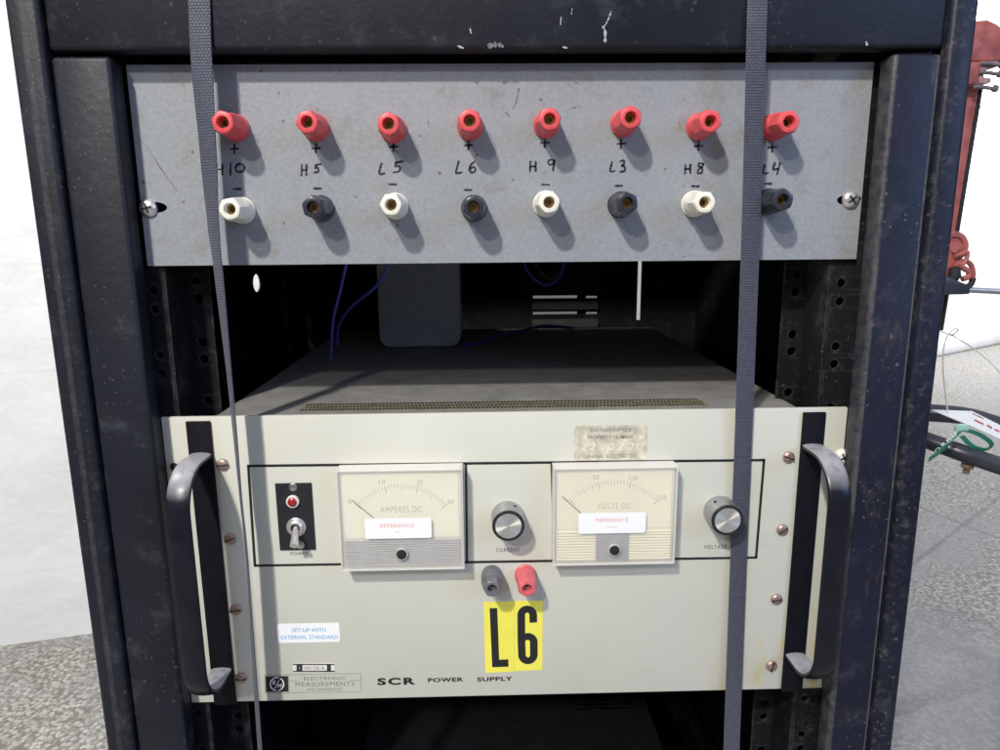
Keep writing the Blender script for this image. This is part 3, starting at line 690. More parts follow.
# handwriting
GL = {'H': [[(0,0),(0.05,1)], [(0.7,0.05),(0.72,1)], [(0.02,0.5),(0.7,0.52)]],
 'L': [[(0.28,1),(0.12,0.5),(0,0.04),(0.3,0.0),(0.62,0.06)]],
 '1': [[(0.3,1),(0.3,0)]],
 '0': [[(0.45,1),(0.12,0.85),(0.02,0.5),(0.14,0.1),(0.5,0.0),(0.86,0.2),(0.93,0.6),(0.75,0.92),(0.42,1)]],
 '5': [[(0.98,1.12),(0.3,1.0)], [(0.3,1.0),(0.2,0.6),(0.5,0.66),(0.68,0.42),(0.55,0.12),(0.05,0.0)]],
 '6': [[(0.6,1),(0.2,0.7),(0.05,0.3),(0.2,0.03),(0.55,0.05),(0.68,0.3),(0.5,0.5),(0.15,0.38)]],
 '9': [[(0.62,0.75),(0.45,0.98),(0.12,0.9),(0.08,0.62),(0.35,0.52),(0.62,0.72)], [(0.66,0.95),(0.6,0.5),(0.52,0)]],
 '3': [[(0.1,0.92),(0.45,1),(0.62,0.8),(0.3,0.55)], [(0.3,0.55),(0.68,0.42),(0.6,0.1),(0.1,0.02)]],
 '8': [[(0.72,0.92),(0.3,0.98),(0.15,0.75),(0.6,0.45),(0.55,0.08),(0.15,0.03),(0.12,0.3),(0.6,0.65),(0.74,0.9)]],
 '4': [[(0.2,1),(0.02,0.45),(0.6,0.5)], [(0.72,1.02),(0.55,0.5),(0.42,0)]],
 '+': [[(0,0.5),(1,0.55)], [(0.52,1),(0.48,0)]], '-': [[(0,0.45),(1,0.55)]]}
def write(mb, ch, x0, y0, x1, y1, w=2.0, sub=5):
    """pen character inside the photo box (x0,y0 top left, x1,y1 bottom right)"""
    for st in GL[ch]:
        pts = [Vector((x0+(x1-x0)*u, y1+(y0-y1)*v, 0)) for u, v in st]
        if len(pts) > 2: pts = smooth(pts, sub)
        else: pts = [pts[0].lerp(pts[1], k/4) for k in range(5)]
        q = [at(p.x, p.y, YU) for p in pts]
        mb.stroke([(p.x, p.z) for p in q], w/1530, YU, wob=0.35)
chars = [('H',216,164,225,175),('1',229.5,163.5,233,175),('0',235.5,164,245,172),
 ('H',301.5,165,308.5,175.5),('5',314,165,321,172.5),
 ('L',379,163.5,388,174),('5',393,162.5,403.5,172.5),
 ('L',456,161.5,465.5,173),('6',469,161.5,478.5,172.5),
 ('H',530,161.5,538,171.5),('9',547.5,159.5,558,170.5),
 ('L',610,162,617.5,171.5),('3',619.5,160.5,627.5,172),
 ('H',685,164.5,692.5,173.5),('8',697,163,705.5,173.5),
 ('L',762.5,165,771,173.5),('4',773,163,783,174)]
pluses = [(234.5,149),(316,148.5),(393.5,147),(468.5,145.5),(545,143),(621,144),(698.5,146.2),(772.3,147.5)]
minuses = [(237.5,189),(317.5,188.5),(392.5,184.3),(468,190),(545.5,184.7),(618.5,185.8),(695.2,186.3),(768,183.7)]
ci = 0
for k, nm in enumerate(names):
    hw = MB()
    for _ in nm: write(hw, *chars[ci], 2.0); ci += 1
    hw.build('handwritten_mark', M['ink'], pp)['label'] = 'handwritten mark '+nm
    x, y = pluses[k]; hw = MB(); write(hw, '+', x-3.9, y-4.2, x+3.9, y+4.2, 2.1); hw.build('plus_mark', M['ink'], pp)
    x, y = minuses[k]; hw = MB(); write(hw, '-', x-3.4, y+0.6, x+3.6, y-0.6, 1.9); hw.build('minus_mark', M['ink'], pp)
# scratches and rust pips
for pts, w in (([(134,132),(150,152),(166,176),(178,192)], 0.9), ([(519,88),(516,102),(513,108)], 1.3), ([(572,108),(581,106)], 0.8), ([(679,122),(680,127)], 0.8),
               ([(428,121),(429,126)], 0.8), ([(505,112),(510,117)], 0.9), ([(395,150),(398,152)],0.8)):
    P = smooth([Vector((x, y, 0)) for x, y in pts], 5); q = [at(p.x, p.y, YU) for p in P]
    sc = MB(); sc.stroke([(p.x, p.z) for p in q], w/1530, YU, wob=0.9); sc.build('scratch', M['brown'], pp)
for x, y, r in ((192.5,152,1.6),(183.5,202,1.6),(261,71,1.6),(279,93,1.2),(397,226,1.8),(284,223,1.3),(356,196.5,1.0),(420,136,1.2),(665,169,1.3),(683.5,186,1.0),(683.5,257,1.2),(317,110,1.0),(513,180,1.2),(340,70,1.0)):
    p = at(x, y, YU); sc = MB(); sc.bm.faces.new([sc.bm.verts.new((p.x+r/1530*math.cos(t)*(0.7+0.5*random.random()), YU-0.0001, p.z+r/1530*math.sin(t)*(0.7+0.5*random.random()))) for t in [k*PI/5 for k in range(10)]]); sc.build('rust_spot', M['brown'], pp)


# ================================================================== power supply
p0, p1, p2, p3 = at(162, 416.5, YP), at(848.5, 408.4, YP), at(821.6, 688.5, YP), at(190, 702.5, YP)
qx0, qx1 = (p0.x+p3.x)/2, (p1.x+p2.x)/2; qz1, qz0 = (p0.z+p1.z)/2, (p2.z+p3.z)/2
ps = thing('power_supply', 'cream fronted bench power supply with two meters, two knobs and black bail handles', 'power supply', ((qx0+qx1)/2, 0.2, qz0))
MB().box(qx0, qx1, YP, -0.0004, qz0, qz1, 0.0007, 2).build('front_panel', M['cream'], ps)
lz = qz1-0.002
cx0, cx1 = at(214, 414, 0.012).x, at(799, 408, 0.012).x
ch = MB(); ch.box(cx0, cx1, 0.0006, 0.455, qz0+0.006, lz, 0.006, 3); chas = ch.build('chassis', M['lid'], ps)
g0 = onz(301, 410, lz); g1 = onz(707, 401, lz); gx0, gx1 = g0.x, onz(707, 404, lz).x
gy0, gy1 = onz(500, 409, lz).y, onz(500, 401.5, lz).y
gm = MB(); gm.box(gx0, gx1, gy0, gy1, lz-0.0002, lz+0.0004); vent = gm.build('vent_mesh', M['mesh'], chas)
hm = MB(); nxh = 110
for r_ in range(3):
    for k in range(nxh):
        x = gx0+(gx1-gx0)*(k+0.5+(0.5 if r_ % 2 else 0))/(nxh+1); y = gy0+(gy1-gy0)*(r_+0.5)/3
        w, l = (gx1-gx0)/nxh*0.33, (gy1-gy0)/3*0.36
        hm.bm.faces.new([hm.bm.verts.new((x+w*math.cos(t), y+l*math.sin(t), lz+0.0006)) for t in [j*PI/4 for j in range(8)]])
hm.build('mesh_holes', M['dark'], chas)

# printed frame lines
ln = MB()
def pline(mb, pts, w, y=YP, closed=False):
    q = [at(x, y_, y) for x, y_ in pts]
    for a_, b2 in zip(q, q[1:]+(q[:1] if closed else [])) if closed else zip(q, q[1:]):
        mb.stroke([(a_.x, a_.z), (b2.x, b2.z)], w, y, cap=True)
pline(ln, [(248.3, 465.9), (764, 460), (756, 557.5), (255, 565.6)], 0.0019, closed=True)
pline(ln, [(466, 464.3), (467, 562.3)], 0.0016); pline(ln, [(551.5, 462), (554, 561)], 0.0016)
ln.build('printed_outline', M['print'], ps)
# lettering
lt = MB(); text_mb(lt, 'SCR', (377.5, 685.3), (415.5, 684.6), 7.2, YP-0.0001, bold=0.045, spacing=1.25); lt.build('lettering', M['print'], ps)
lt = MB(); text_mb(lt, 'POWER', (428, 682.4), (463.3, 681.6), 4.3, YP-0.0001, bold=0.035, spacing=1.1); lt.build('lettering', M['print'], ps)
lt = MB(); text_mb(lt, 'SUPPLY', (477, 681.6), (512.6, 680.8), 4.3, YP-0.0001, bold=0.035, spacing=1.1); lt.build('lettering', M['print'], ps)
lt = MB(); text_mb(lt, 'CURRENT', (496.4, 552), (520, 551.6), 3.9, YP-0.0001, spacing=1.2); lt.build('lettering', M['print'], ps)
lt = MB(); text_mb(lt, 'VOLTAGE', (704, 549), (726.6, 548.6), 3.9, YP-0.0001, spacing=1.2); lt.build('lettering', M['print'], ps)
lt = MB(); text_mb(lt, 'POWER', (290.8, 555.4), (308.6, 555), 3.3, YP-0.0001, spacing=1.15); lt.build('lettering', M['print'], ps)

# handles: strip behind, bail in front
def handle(xs0, xs1, zt, zb):
    st = MB(); st.box(xs0, xs1, YP-0.0022, YP-0.0001, qz0-0.001, qz1-0.0028, 0.0004)
    hpar = None
    xm, w, t = (xs0+xs1)/2, (xs1-xs0)*0.94, 0.0052
    yo = YP-0.045; rad = 0.027
    path = [(YP-0.001, zt)]
    for k in range(0, 13):
        a_ = PI/2*k/12; path.append((yo+rad-rad*math.sin(a_), zt-rad+rad*math.cos(a_)))
    for k in range(0, 13):
        a_ = PI/2*k/12; path.append((yo+rad-rad*math.cos(a_), zb+rad-rad*math.sin(a_)))
    path.append((YP-0.001, zb))
    mb = MB(); prev = None; n = 20; first = None
    for i, (y, z) in enumerate(path):
        a_ = path[max(i-1, 0)]; b2 = path[min(i+1, len(path)-1)]
        ty, tz = b2[0]-a_[0], b2[1]-a_[1]; l = math.hypot(ty, tz); ny, nz = tz/l, -ty/l   # normal in the yz plane
        cur = []
        for k in range(n):
            th = 2*PI*k/n; cs, sn = math.cos(th), math.sin(th)
            ex = 0.45
            u = math.copysign(abs(cs)**ex, cs)*w/2; v = math.copysign(abs(sn)**ex, sn)*t/2
            v *= (1.0-0.35*(abs(u)/(w/2))**2)
            cur.append(mb.bm.verts.new((xm+u, y+ny*v, z+nz*v)))
        if prev:
            for k in range(n): mb.bm.faces.new((prev[k], prev[(k+1) % n], cur[(k+1) % n], cur[k]))
        else: first = cur
        prev = cur
    mb.bm.faces.new(first[::-1]); mb.bm.faces.new(prev)
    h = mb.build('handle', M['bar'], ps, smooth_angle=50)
    st.build('backing_strip', M['strip'], h)
    return h
hl0, hl1 = at(186.5, 421, YP).x, at(210.5, 421, YP).x
hr0, hr1 = at(802.5, 413, YP).x, at(825, 413, YP).x
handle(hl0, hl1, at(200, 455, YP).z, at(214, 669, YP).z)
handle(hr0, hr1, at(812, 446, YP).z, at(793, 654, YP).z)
# panel screws
for x, y, r_ in ((222, 465.4, 0.1), (229.5, 540, 0.35), (235, 611, 0.12), (240.6, 679.5, 0.02), (789.7, 458, -0.35), (783.4, 530.8, 0.6), (777.4, 600.4, 0.2), (772.4, 667.2, 1.3)):
    p = at(x, y, YP-0.002); pan_screw((p.x, YP, p.z), 0.0043, 0.0026, M['rusty'], ps, 'panel_screw', 'slot', r_)
p = at(843, 456.5, YP); pan_screw((p.x-0.001, YP, p.z), 0.0058, 0.004, M['bezel'], ps, 'mounting_bolt', 'cross', 0.4)
mb = MB(); p = at(174.5, 467, YP); mb.rings([(0, 0.0031, 0), (0.00015, 0.0031, 0)], (p.x, YP, p.z), n=20)
mb.build('mounting_slot', M['dark'], ps)

# meters
def meter(f, arc, text, tl, labels, sticker, ref, needle, band, adj, card, grey=None, sub=None, lab=''):
    D = 0.0135; yf = YP-D
    q = [at(x, y, yf) for x, y in f]
    x0, x1 = (q[0].x+q[3].x)/2, (q[1].x+q[2].x)/2; z1, z0 = (q[0].z+q[1].z)/2, (q[2].z+q[3].z)/2
    b = MB(); b.box(x0+0.0012, x1-0.0012, yf+0.0032, YP-0.0001, z0+0.0012, z1-0.0012, 0.0012)
    base = b.build('panel_meter', M['bezel'], ps); base['label'] = lab
    ys = yf+0.0029
    g = MB(); zb = at(400, band[0], ys).z
    g.box(x0+0.0035, x1-0.0035, ys, ys+0.0003, zb, z1-0.0035); g.build('scale_card', card, base)
    # ribbed lower band
    rb = MB(); zl = z0+0.0032; nr = 11
    for k in range(nr):
        a_ = zl+(zb-0.001-zl)*k/nr; c2 = zl+(zb-0.001-zl)*(k+0.74)/nr
        rb.box(x0+0.003, x1-0.003, ys-0.0014, ys+0.0003, a_, c2, 0.0003, 1)
    rb.build('ribbed_band', M['ribs'] if grey is None else M['scaleV'], base)
    if grey:
        ga, gb = at(grey[0], grey[1], ys-0.0016), at(grey[2], grey[3], ys-0.0016)
        MB().box(ga.x, gb.x, ys-0.0018, ys-0.0013, max(gb.z, zl), ga.z, 0.0001).build('centre_plate', M['ribs'], base)
    # printed scale
    pr = MB(); c = arc
    r0 = arc[2]
    for k in range(31):
        an = math.radians(-arc[3]+2*arc[3]*k/30); l = 7 if k % 10 == 0 else (5.5 if k % 5 == 0 else 3.8)
        a_ = at(c[0]+r0*math.sin(an), c[1]-r0*math.cos(an), ys); b2 = at(c[0]+(r0-l)*math.sin(an), c[1]-(r0-l)*math.cos(an), ys)
        pr.stroke([(a_.x, a_.z), (b2.x, b2.z)], 0.0004 if k % 10 else 0.0006, ys)
    text_mb(pr, text, (tl[0], tl[2]), (tl[1], tl[2]-0.4), tl[3], ys-0.0001, spacing=1.2)
    for t_, x, y, w in labels: text_mb(pr, t_, (x-w/2, y+2.3), (x+w/2, y+2.3), 4.6, ys-0.0001)
    pr.build('scale_print', M['printl'], base)
    nd = MB(); a_, b2 = at(needle[0], needle[1], ys-0.001), at(needle[2], needle[3], ys-0.001)
    nd.tube([a_, b2], 0.00032, 6, 1); nd.build('needle', M['wirek'], base)
    # clear cover: front pane and four walls
    cv = MB(); t = 0.0011
    cv.box(x0+t, x1-t, yf, yf+t, z0+t, z1-t, 0.0003, 1)
    cvo = cv.build('clear_cover', M['clear'], base); cv = MB()
    for (a0, a1, b0, b1) in ((x0, x0+t, z0, z1), (x1-t, x1, z0, z1), (x0+t, x1-t, z1-t, z1), (x0+t, x1-t, z0, z0+t)):
        cv.box(a0, a1, yf, YP-0.0002, b0, b1, 0.0002, 1)
    cv.build('cover_rim', M['frost'], base)
    ad = at(adj[0], adj[1], yf); am = MB()
    am.rings([(-0.003, 0.0047, 0), (0.0008, 0.0047, 0), (0.0012, 0.0042, 0), (0.0009, 0.0036, 0)], (ad.x, yf, ad.z), n=28); aj = am.build('adjuster_ring', M['ribs'], base)
    am = MB(); am.rings([(0.0008, 0.0036, 0), (0.0015, 0.0034, 0), (0.0016, 0.0030, 0)], (ad.x, yf, ad.z), n=28); am.build('adjuster', M['dark'], base)
    sa, sb = at(sticker[0], sticker[1], yf), at(sticker[2], sticker[3], yf)
    stk = MB(); stk.poly(rrect(sa.x, sb.x, sb.z, sa.z, 0.0015), yf-0.00025, yf-0.00005); stk.build('paper_label', M['label'], base)
    tx = MB(); text_mb(tx, 'REFERENCE', (ref[0], ref[2]), (ref[1], ref[2]-0.3), 3.6, yf-0.0003, bold=0.012); text_mb(tx, 'ONLY', (sub[0], sub[2]), (sub[1], sub[2]), 1.8, yf-0.0003)
    tx.build('label_print', M['pinkink'], base)
    return base
meter([(336.5, 470.5), (464.5, 469.5), (462.8, 570), (340.3, 571)], (401.3, 545, 61, 48), 'AMPERES DC', (380.4, 421.7, 512.7, 6.2),
      [('0', 350.3, 501, 4), ('10', 382, 481.9, 6.5), ('20', 419.7, 482.6, 6.5), ('30', 450.5, 502, 6.5)],
      (364.6, 519, 431.8, 537.7), (380, 414.5, 527.6), (352.5, 500.5, 373.5, 518), (537.5, 567), (401.7, 554), M['scaleA'], sub=(394, 401, 533), lab='ammeter with a grey ribbed lower band')
meter([(551.5, 468.4), (677.6, 467), (675.5, 564.4), (555, 565.6)], (614.3, 541, 61, 47), 'VOLTS DC', (597.5, 630.5, 509, 5.6),
      [('50', 596, 477.4, 6.5), ('100', 633.5, 478, 8.5), ('150', 662, 497.5, 8.5)],
      (578.6, 513.4, 645.5, 532.6), (596, 628.5, 522), (562.4, 496.6, 582, 514), (532, 563), (614.3, 550), M['scaleV'], grey=(596, 533.5, 628.4, 560.5), sub=(606.5, 618.5, 528), lab='yellowed voltmeter with a cream lower band')

# knobs
def knob(cx, cy, rot):
    L = 0.0175; p = at(cx, cy, YP-L); c = (p.x, YP, p.z); R = 0.0117
    mb = MB(); mb.rings([(0, R, 0), (0.001, R*1.02, 0), (L*0.35, R, 0), (L*0.92, R*0.95, 0), (L*0.97, R*0.94, 0)], c, n=48)
    k = mb.build('knob', M['alu'], ps)
    mb = MB(); mb.rings([(L*0.93, R*0.96, 0), (L*0.99, R*0.97, 0), (L*1.02, R*0.93, 0), (L*1.02, R*0.82, 0), (L*0.99, R*0.80, 0)], c, n=48); mb.build('rim', M['rubber'], k)
    mb = MB(); mb.rings([(0, R*0.80, 0), (0.0005, R*0.78, 0)], (c[0], c[1]-L*0.995, c[2]), n=48, cap0=False); mb.build('face_disc', M['spun'], k)
    mb = MB(); a_ = rot; s_ = Vector((math.sin(a_), 0, math.cos(a_)))
    q = Vector(c)+Vector((0, -L*0.42, 0))+s_*R*0.97
    mb.rings([(0, 0.0011, 0), (0.0006, 0.0011, 0)], q, n=14, axis=s_, up=Vector((0, 1, 0))); mb.build('set_screw', M['dark'], k)
knob(508.4, 526, 0.45); knob(727.6, 520.4, -0.55)

# power switch plate
pw = [at(x, y, YP) for x, y in ((275.5, 483), (312, 482.8), (315.6, 549.3), (280, 549.8))]
sw = MB(); xm0, xm1 = (pw[0].x+pw[3].x)/2, (pw[1].x+pw[2].x)/2; sw.box(xm0, xm1, YP-0.001, YP-0.0001, pw[2].z, pw[0].z, 0.0003, 1)
swp = sw.build('switch_plate', M['plate'], ps)
def flat_screw(x, y, parent):
    p = at(x, y, YP-0.001); mb = MB(); mb.rings([(0, 0.0031, 0), (0.0006, 0.0029, 0), (0.001, 0.002, 0)], (p.x, YP-0.001, p.z), n=24)
    mb.build('plate_screw', M['steel'], parent)
    return p
flat_screw(293, 487, swp); flat_screw(300.5, 545, swp)
p = at(292.7, 501.6, YP-0.002)
mb = MB(); mb.rings([(0, 0.0046, 0), (0.0018, 0.0046, 0), (0.0024, 0.0041, 0), (0.0022, 0.0034, 0)], (p.x, YP-0.001, p.z), n=32); mb.build('lamp_bezel', M['bezel'], swp)
mb = MB(); mb.rings([(0.0018, 0.0034, 0), (0.0030, 0.0031, 0), (0.0038, 0.0021, 0), (0.0041, 0.0008, 0)], (p.x, YP-0.001, p.z), n=28); mb.build('pilot_lamp', M['lamp'], swp)
p = at(295.6, 528, YP-0.003)
mb = MB(); mb.rings([(0, 0.0070, 0), (0.0008, 0.0070, 0), (0.0012, 0.0064, 0), (0.0012, 0.0056, 0), (0.003, 0.0055, 0.3), (0.0036, 0.0046, 0), (0.0036, 0.0034, 0), (0.0012, 0.0033, 0)], (p.x, YP-0.001, p.z), n=40); mb.build('toggle_nut', M['nickel'], swp)
mb = MB(); mb.rings([(0.0005, 0.0032, 0), (0.0014, 0.0032, 0)], (p.x, YP-0.001, p.z), n=20); mb.build('toggle_well', M['dark'], swp)
tip = at(294.6, 546, YP-0.013)
mb = MB(); mb.tube([(p.x, YP-0.002, p.z), (p.x*0.6+tip.x*0.4, YP-0.007, p.z*0.6+tip.z*0.4), (tip.x, YP-0.0132, tip.z)], lambda t: 0.0020+0.0014*t**1.4, 16, 8); mb.build('toggle_lever', M['nickel'], swp)
# small output posts
for (x, y), mt, nm, r_ in (((492.2, 589.2), M['greyp'], 'faded black output post', 0.0), ((527.3, 589), M['pink'], 'faded red output post', 0.52)):
    q = at(x, y, YP-0.0215); post(mt, (q.x, YP, q.z), r_, ps, L=0.0215, k=0.93, label=nm, sock='steel', knurl=None if r_ else [(0, .0077, 0), (.001, .0078, 0), (.0105, .0077, 0), (.0115, .0073, 0), (.0120, .0066, .6), (.0125, .0070, 1), (.0196, .0069, 1), (.0210, .0062, .6), (.0215, .0054, .2),
    (.0215, .0036, 0), (.0209, .0033, 0), (.0095, .0031, 0)])

# L6 stickers
def quad_sticker(pts, mat, name, y=YP, th=0.0002, r=0.0):
    q = [at(a_, b2, y) for a_, b2 in pts]
    mb = MB(); mb.poly([(v.x, v.z) for v in q], y-th, y-0.00004); return mb.build(name, mat, ps)
y6 = YP-0.0002
s_ = quad_sticker([(483.6, 602), (513.5, 601.4), (514.3, 671.6), (485.4, 672.8)], M['yellow'], 'number_sticker'); 
mb = MB()
L6 = lambda pts: [(v.x, v.z) for v in (at(x, y, y6) for x, y in pts)]
mb.bm.faces.new([mb.bm.verts.new((x, y6-0.0001, z)) for x, z in L6([(489.6, 608.2), (497.2, 608), (499.2, 659.6), (508.2, 659.2), (508.6, 666.6), (492.2, 667.2)])])
mb.build('numeral', M['print'], s_)
s_ = quad_sticker([(513.7, 600.9), (542.8, 600.6), (542.4, 669.8), (514.5, 670.9)], M['yellow'], 'number_sticker')
mb = MB()
def arcpts(cx, cy, rx, ry, a0, a1, n=14): return [(cx+rx*math.cos(math.radians(a0+(a1-a0)*k/n)), cy-ry*math.sin(math.radians(a0+(a1-a0)*k/n))) for k in range(n+1)]
pts = [(533.4, 622.5), (533.2, 617)] + arcpts(527.2, 615, 6.0, 6.0, 0, 180) + [(521.4, 640), (521.8, 652)] + arcpts(527.9, 654.5, 6.0, 6.2, 180, 360) + [(533.8, 645)]
mb.stroke(L6(pts), 0.0057, y6, cap=False); mb.stroke(L6([(533.8, 646.5)]+arcpts(527.6, 641.5, 6.15, 5.2, 0, 165)), 0.0057, y6-0.00006, cap=False); mb.build('numeral', M['print'], s_)
# set-up label
y_ = YP
sa, sb = at(277, 624, y_), at(340.2, 641.6, y_)
mb = MB(); mb.poly(rrect(sa.x, sb.x, sb.z, sa.z, 0.0016), y_-0.0002, y_-0.00004); s_ = mb.build('setup_label', M['label'], ps)
mb = MB(); text_mb(mb, 'SET-UP WITH', (292, 632.2), (326, 632), 3.9, y_-0.00026, bold=0.01); text_mb(mb, 'EXTERNAL STANDARD', (281, 639.3), (337.8, 639), 3.9, y_-0.00026, bold=0.01)
mb.build('label_print', M['blueink'], s_)
# serial plate
q = quad_sticker([(292.6, 663.8), (334.6, 663.2), (334.8, 671.4), (292.8, 672)], M['bezel'], 'serial_plate', th=0.0003)
mb = MB(); yy = YP-0.0003
for r4 in ((292.8, 663.9, 334.4, 665), (293, 670.6, 334.6, 671.7), (296.5, 664, 302.5, 671.5), (327, 664, 331, 671.5)):
    mb.bm.faces.new([mb.bm.verts.new((v.x, yy-0.0001, v.z)) for v in (at(r4[0], r4[1], yy), at(r4[2], r4[1], yy), at(r4[2], r4[3], yy), at(r4[0], r4[3], yy))])
mb.build('plate_print', M['blackp'], q)
mb = MB(); text_mb(mb, '00158-A', (304.5, 670), (325, 669.8), 3.4, yy-0.0001); text_mb(mb, 'I', (299, 669.6), (300.2, 669.6), 3.6, yy-0.00025); mb.build('plate_number', M['printg'], q)
# maker badge
mb = MB()
for pts in ([(264.5, 675), (361, 673.4), (361.4, 691.6), (265.2, 693)],):
    pline(mb, pts, 0.00028, YP, True)
pline(mb, [(288.5, 675.2), (289, 692.6)], 0.00028); pline(mb, [(289, 681.2), (298, 681)], 0.00028); pline(mb, [(350, 680), (361, 679.8)], 0.00028)
text_mb(mb, 'ELECTRONIC', (304, 680.4), (345.4, 679.8), 3.6, YP-0.0001, spacing=1.1); text_mb(mb, 'MEASUREMENTS', (295.6, 686.6), (354.4, 685.8), 4.3, YP-0.0001, spacing=1.1)
text_mb(mb, 'INCORPORATED', (307.8, 691), (342.4, 690.5), 2.6, YP-0.0001, spacing=1.1)
mb.build('maker_print', M['printg'], ps)
q = quad_sticker([(265.4, 676.4), (288, 676), (288.5, 691.6), (266, 692)], M['print'], 'maker_badge', th=0.00012)
mb = MB(); pr = []
for a0, a1 in ((75, 262), (-82, 62)):
    mb.stroke([(v.x, v.z) for v in (at(x, y, YP-0.00012) for x, y in arcpts(277, 684, 6.6, 6.6, a0, a1, 18))], 0.0008, YP-0.00012, cap=False)
text_mb(mb, 'E', (272.6, 684.4), (275.8, 684.2), 3.6, YP-0.0002, bold=0.03, slant=0.2); text_mb(mb, 'M', (277.8, 687.6), (282, 687.4), 3.6, YP-0.0002, bold=0.03, slant=0.2)
pline(mb, [(275, 688.5), (279, 680)], 0.0005, YP-0.00012)
mb.build('badge_print', M['label'], q)
# property tag
ta, tb = at(574.6, 425.6, YP), at(646.4, 459.4, YP)
mb = MB(); mb.poly(rrect(ta.x, tb.x, tb.z, ta.z, 0.0022), YP-0.0003, YP-0.00005); q = mb.build('property_tag', M['tag'], ps)
mb = MB(); yt = YP-0.00036
text_mb(mb, 'DO NOT DEFACE', (591, 431.8), (631, 431.4), 3.4, yt, bold=0.01); text_mb(mb, 'PROPERTY NUMBER', (587.5, 439), (633.5, 438.6), 3.4, yt, bold=0.01); text_mb(mb, 'GENERAL ELECTRIC CO', (583, 458.2), (636.6, 457.8), 3.6, yt, bold=0.012)
mb.build('tag_print', M['printg'], q)
mb = MB(); text_mb(mb, '2250200', (579, 450.5), (643, 450), 7.6, yt, bold=0.02, slant=0.2, spacing=1.3); mb.build('embossed_number', M['emboss'], q)

# ================================================================== straps
def strap(keys, name, label, group=None):
    """keys: photo x, photo y, depth, twist, width"""
    pts = []; cen = [Vector(at(k[0], k[1], k[2])) for k in keys]
    pos = smooth(cen, 10); m = len(pos); prm = []
    for i in range(m):
        s_ = i/10; k = min(int(s_), len(keys)-2); f = s_-k; f2 = f*f*(3-2*f)
        prm.append((keys[k][3]*(1-f2)+keys[k+1][3]*f2, keys[k][4]*(1-f)+keys[k+1][4]*f))
    bm = bmesh.new(); uvl = bm.loops.layers.uv.new('UVMap'); t = 0.0011; rows = []; dist = 0
    for i, (p, (th, w)) in enumerate(zip(pos, prm)):
        if i: dist += (p-pos[i-1]).length
        th = math.radians(th); u = Vector((math.cos(th), -math.sin(th), 0)); n = Vector((-math.sin(th), -math.cos(th), 0))
        row = []
        for (a_, b2) in ((-.5, .35), (-.46, .5), (0, .56), (.46, .5), (.5, .35), (.5, -.35), (.46, -.5), (0, -.5), (-.46, -.5), (-.5, -.35)):
            row.append((bm.verts.new(p+u*(a_*w)+n*(b2*t)), (a_*w, dist)))
        rows.append(row)
    nn = len(rows[0])
    for r0, r1 in zip(rows, rows[1:]):
        for k in range(nn):
            j = (k+1) % nn
            f = bm.faces.new((r0[k][0], r0[j][0], r1[j][0], r1[k][0]))
            for lp, uvv in zip(f.loops, (r0[k][1], r0[j][1], r1[j][1], r1[k][1])): lp[uvl].uv = uvv
    bm.faces.new([r[0] for r in rows[0]][::-1]); bm.faces.new([r[0] for r in rows[-1]])
    mb = MB(); mb.bm.free(); mb.bm = bm
    o = mb.build(name, M['web'], smooth_angle=40); return tag(o, label, 'strap', group)
yt = YF-0.0012
strap([(197, -60, yt, 0, .0132), (199.2, 0, yt, 2, .0132), (201.5, 60, yt-0.0005, 6, .0132), (208, 150, yt, 25, .0132), (213.3, 225, yt, 41, .0132), (218, 268, yt, 48, .0132), (231.8, 400, yt, 60, .0132),
       (241, 500, yt, 66, .0132), (247, 560, yt, 67, .0132), (260, 750, yt, 60, .0132), (268, 860, yt, 55, .0132)], 'webbing_strap', 'twisted dark webbing strap hanging down the left of the panels, edge on below', 'webbing straps over the rack')
strap([(759, -60, yt, 0, .0121), (757.5, 0, yt, 0, .0121), (756, 50, yt-0.0004, 0, .0121), (751, 225, -0.0155, 0, .0122), (743, 445, -0.0085, 0, .0122), (740.2, 515, -0.0072, 0, .0122), (736, 625, -0.0075, 0, .0122), (731.5, 750, -0.009, 0, .0124), (728, 860, -0.01, 0, .0124)],
      'webbing_strap', 'flat dark woven strap over the right side, running beside the voltage knob', 'webbing straps over the rack')

# ================================================================== inside the rack
def wire(pts, y, r, mat, label, name='wire'):
    mb = MB(); P = [at(p[0], p[1], p[2] if len(p) > 2 else y) for p in pts]; mb.tube(P, r, 8, 8)
    return tag(mb.build(name, mat), label, 'wire', 'wires inside the rack')
wire([(395, 240, .03), (388, 268, .05), (374, 288, .08), (352, 306, .12), (339, 325, .15), (337, 345, .17)], 0, 0.0013, M['wireb'], 'long blue wire drooping from under the grey panel, left of the grey box')
wire([(352, 240, .04), (346, 266, .05), (340, 292, .07), (333, 322, .10), (331, 360, .14)], 0, 0.0012, M['wireb'], 'thin blue wire hanging straight down behind the grey panel')
wire([(520, 250, .25), (527, 270, .25), (538, 282, .25), (549, 285, .25), (560, 276, .25), (566, 255, .25)], 0, 0.0016, M['wireb'], 'blue wire looped in front of the rear louvres')
wire([(530, 245, .27), (536, 264, .27), (548, 279, .27), (562, 272, .27), (574, 250, .27)], 0, 0.0028, M['wirek'], 'thick black wire looped in front of the rear louvres')
wire([(462, 346, .27), (478, 343, .29), (500, 336, .33), (522, 331, .36), (545, 326, .39), (572, 328, .42)], 0, 0.0019, M['wireb'], 'blue wire lying at the back of the power supply lid')

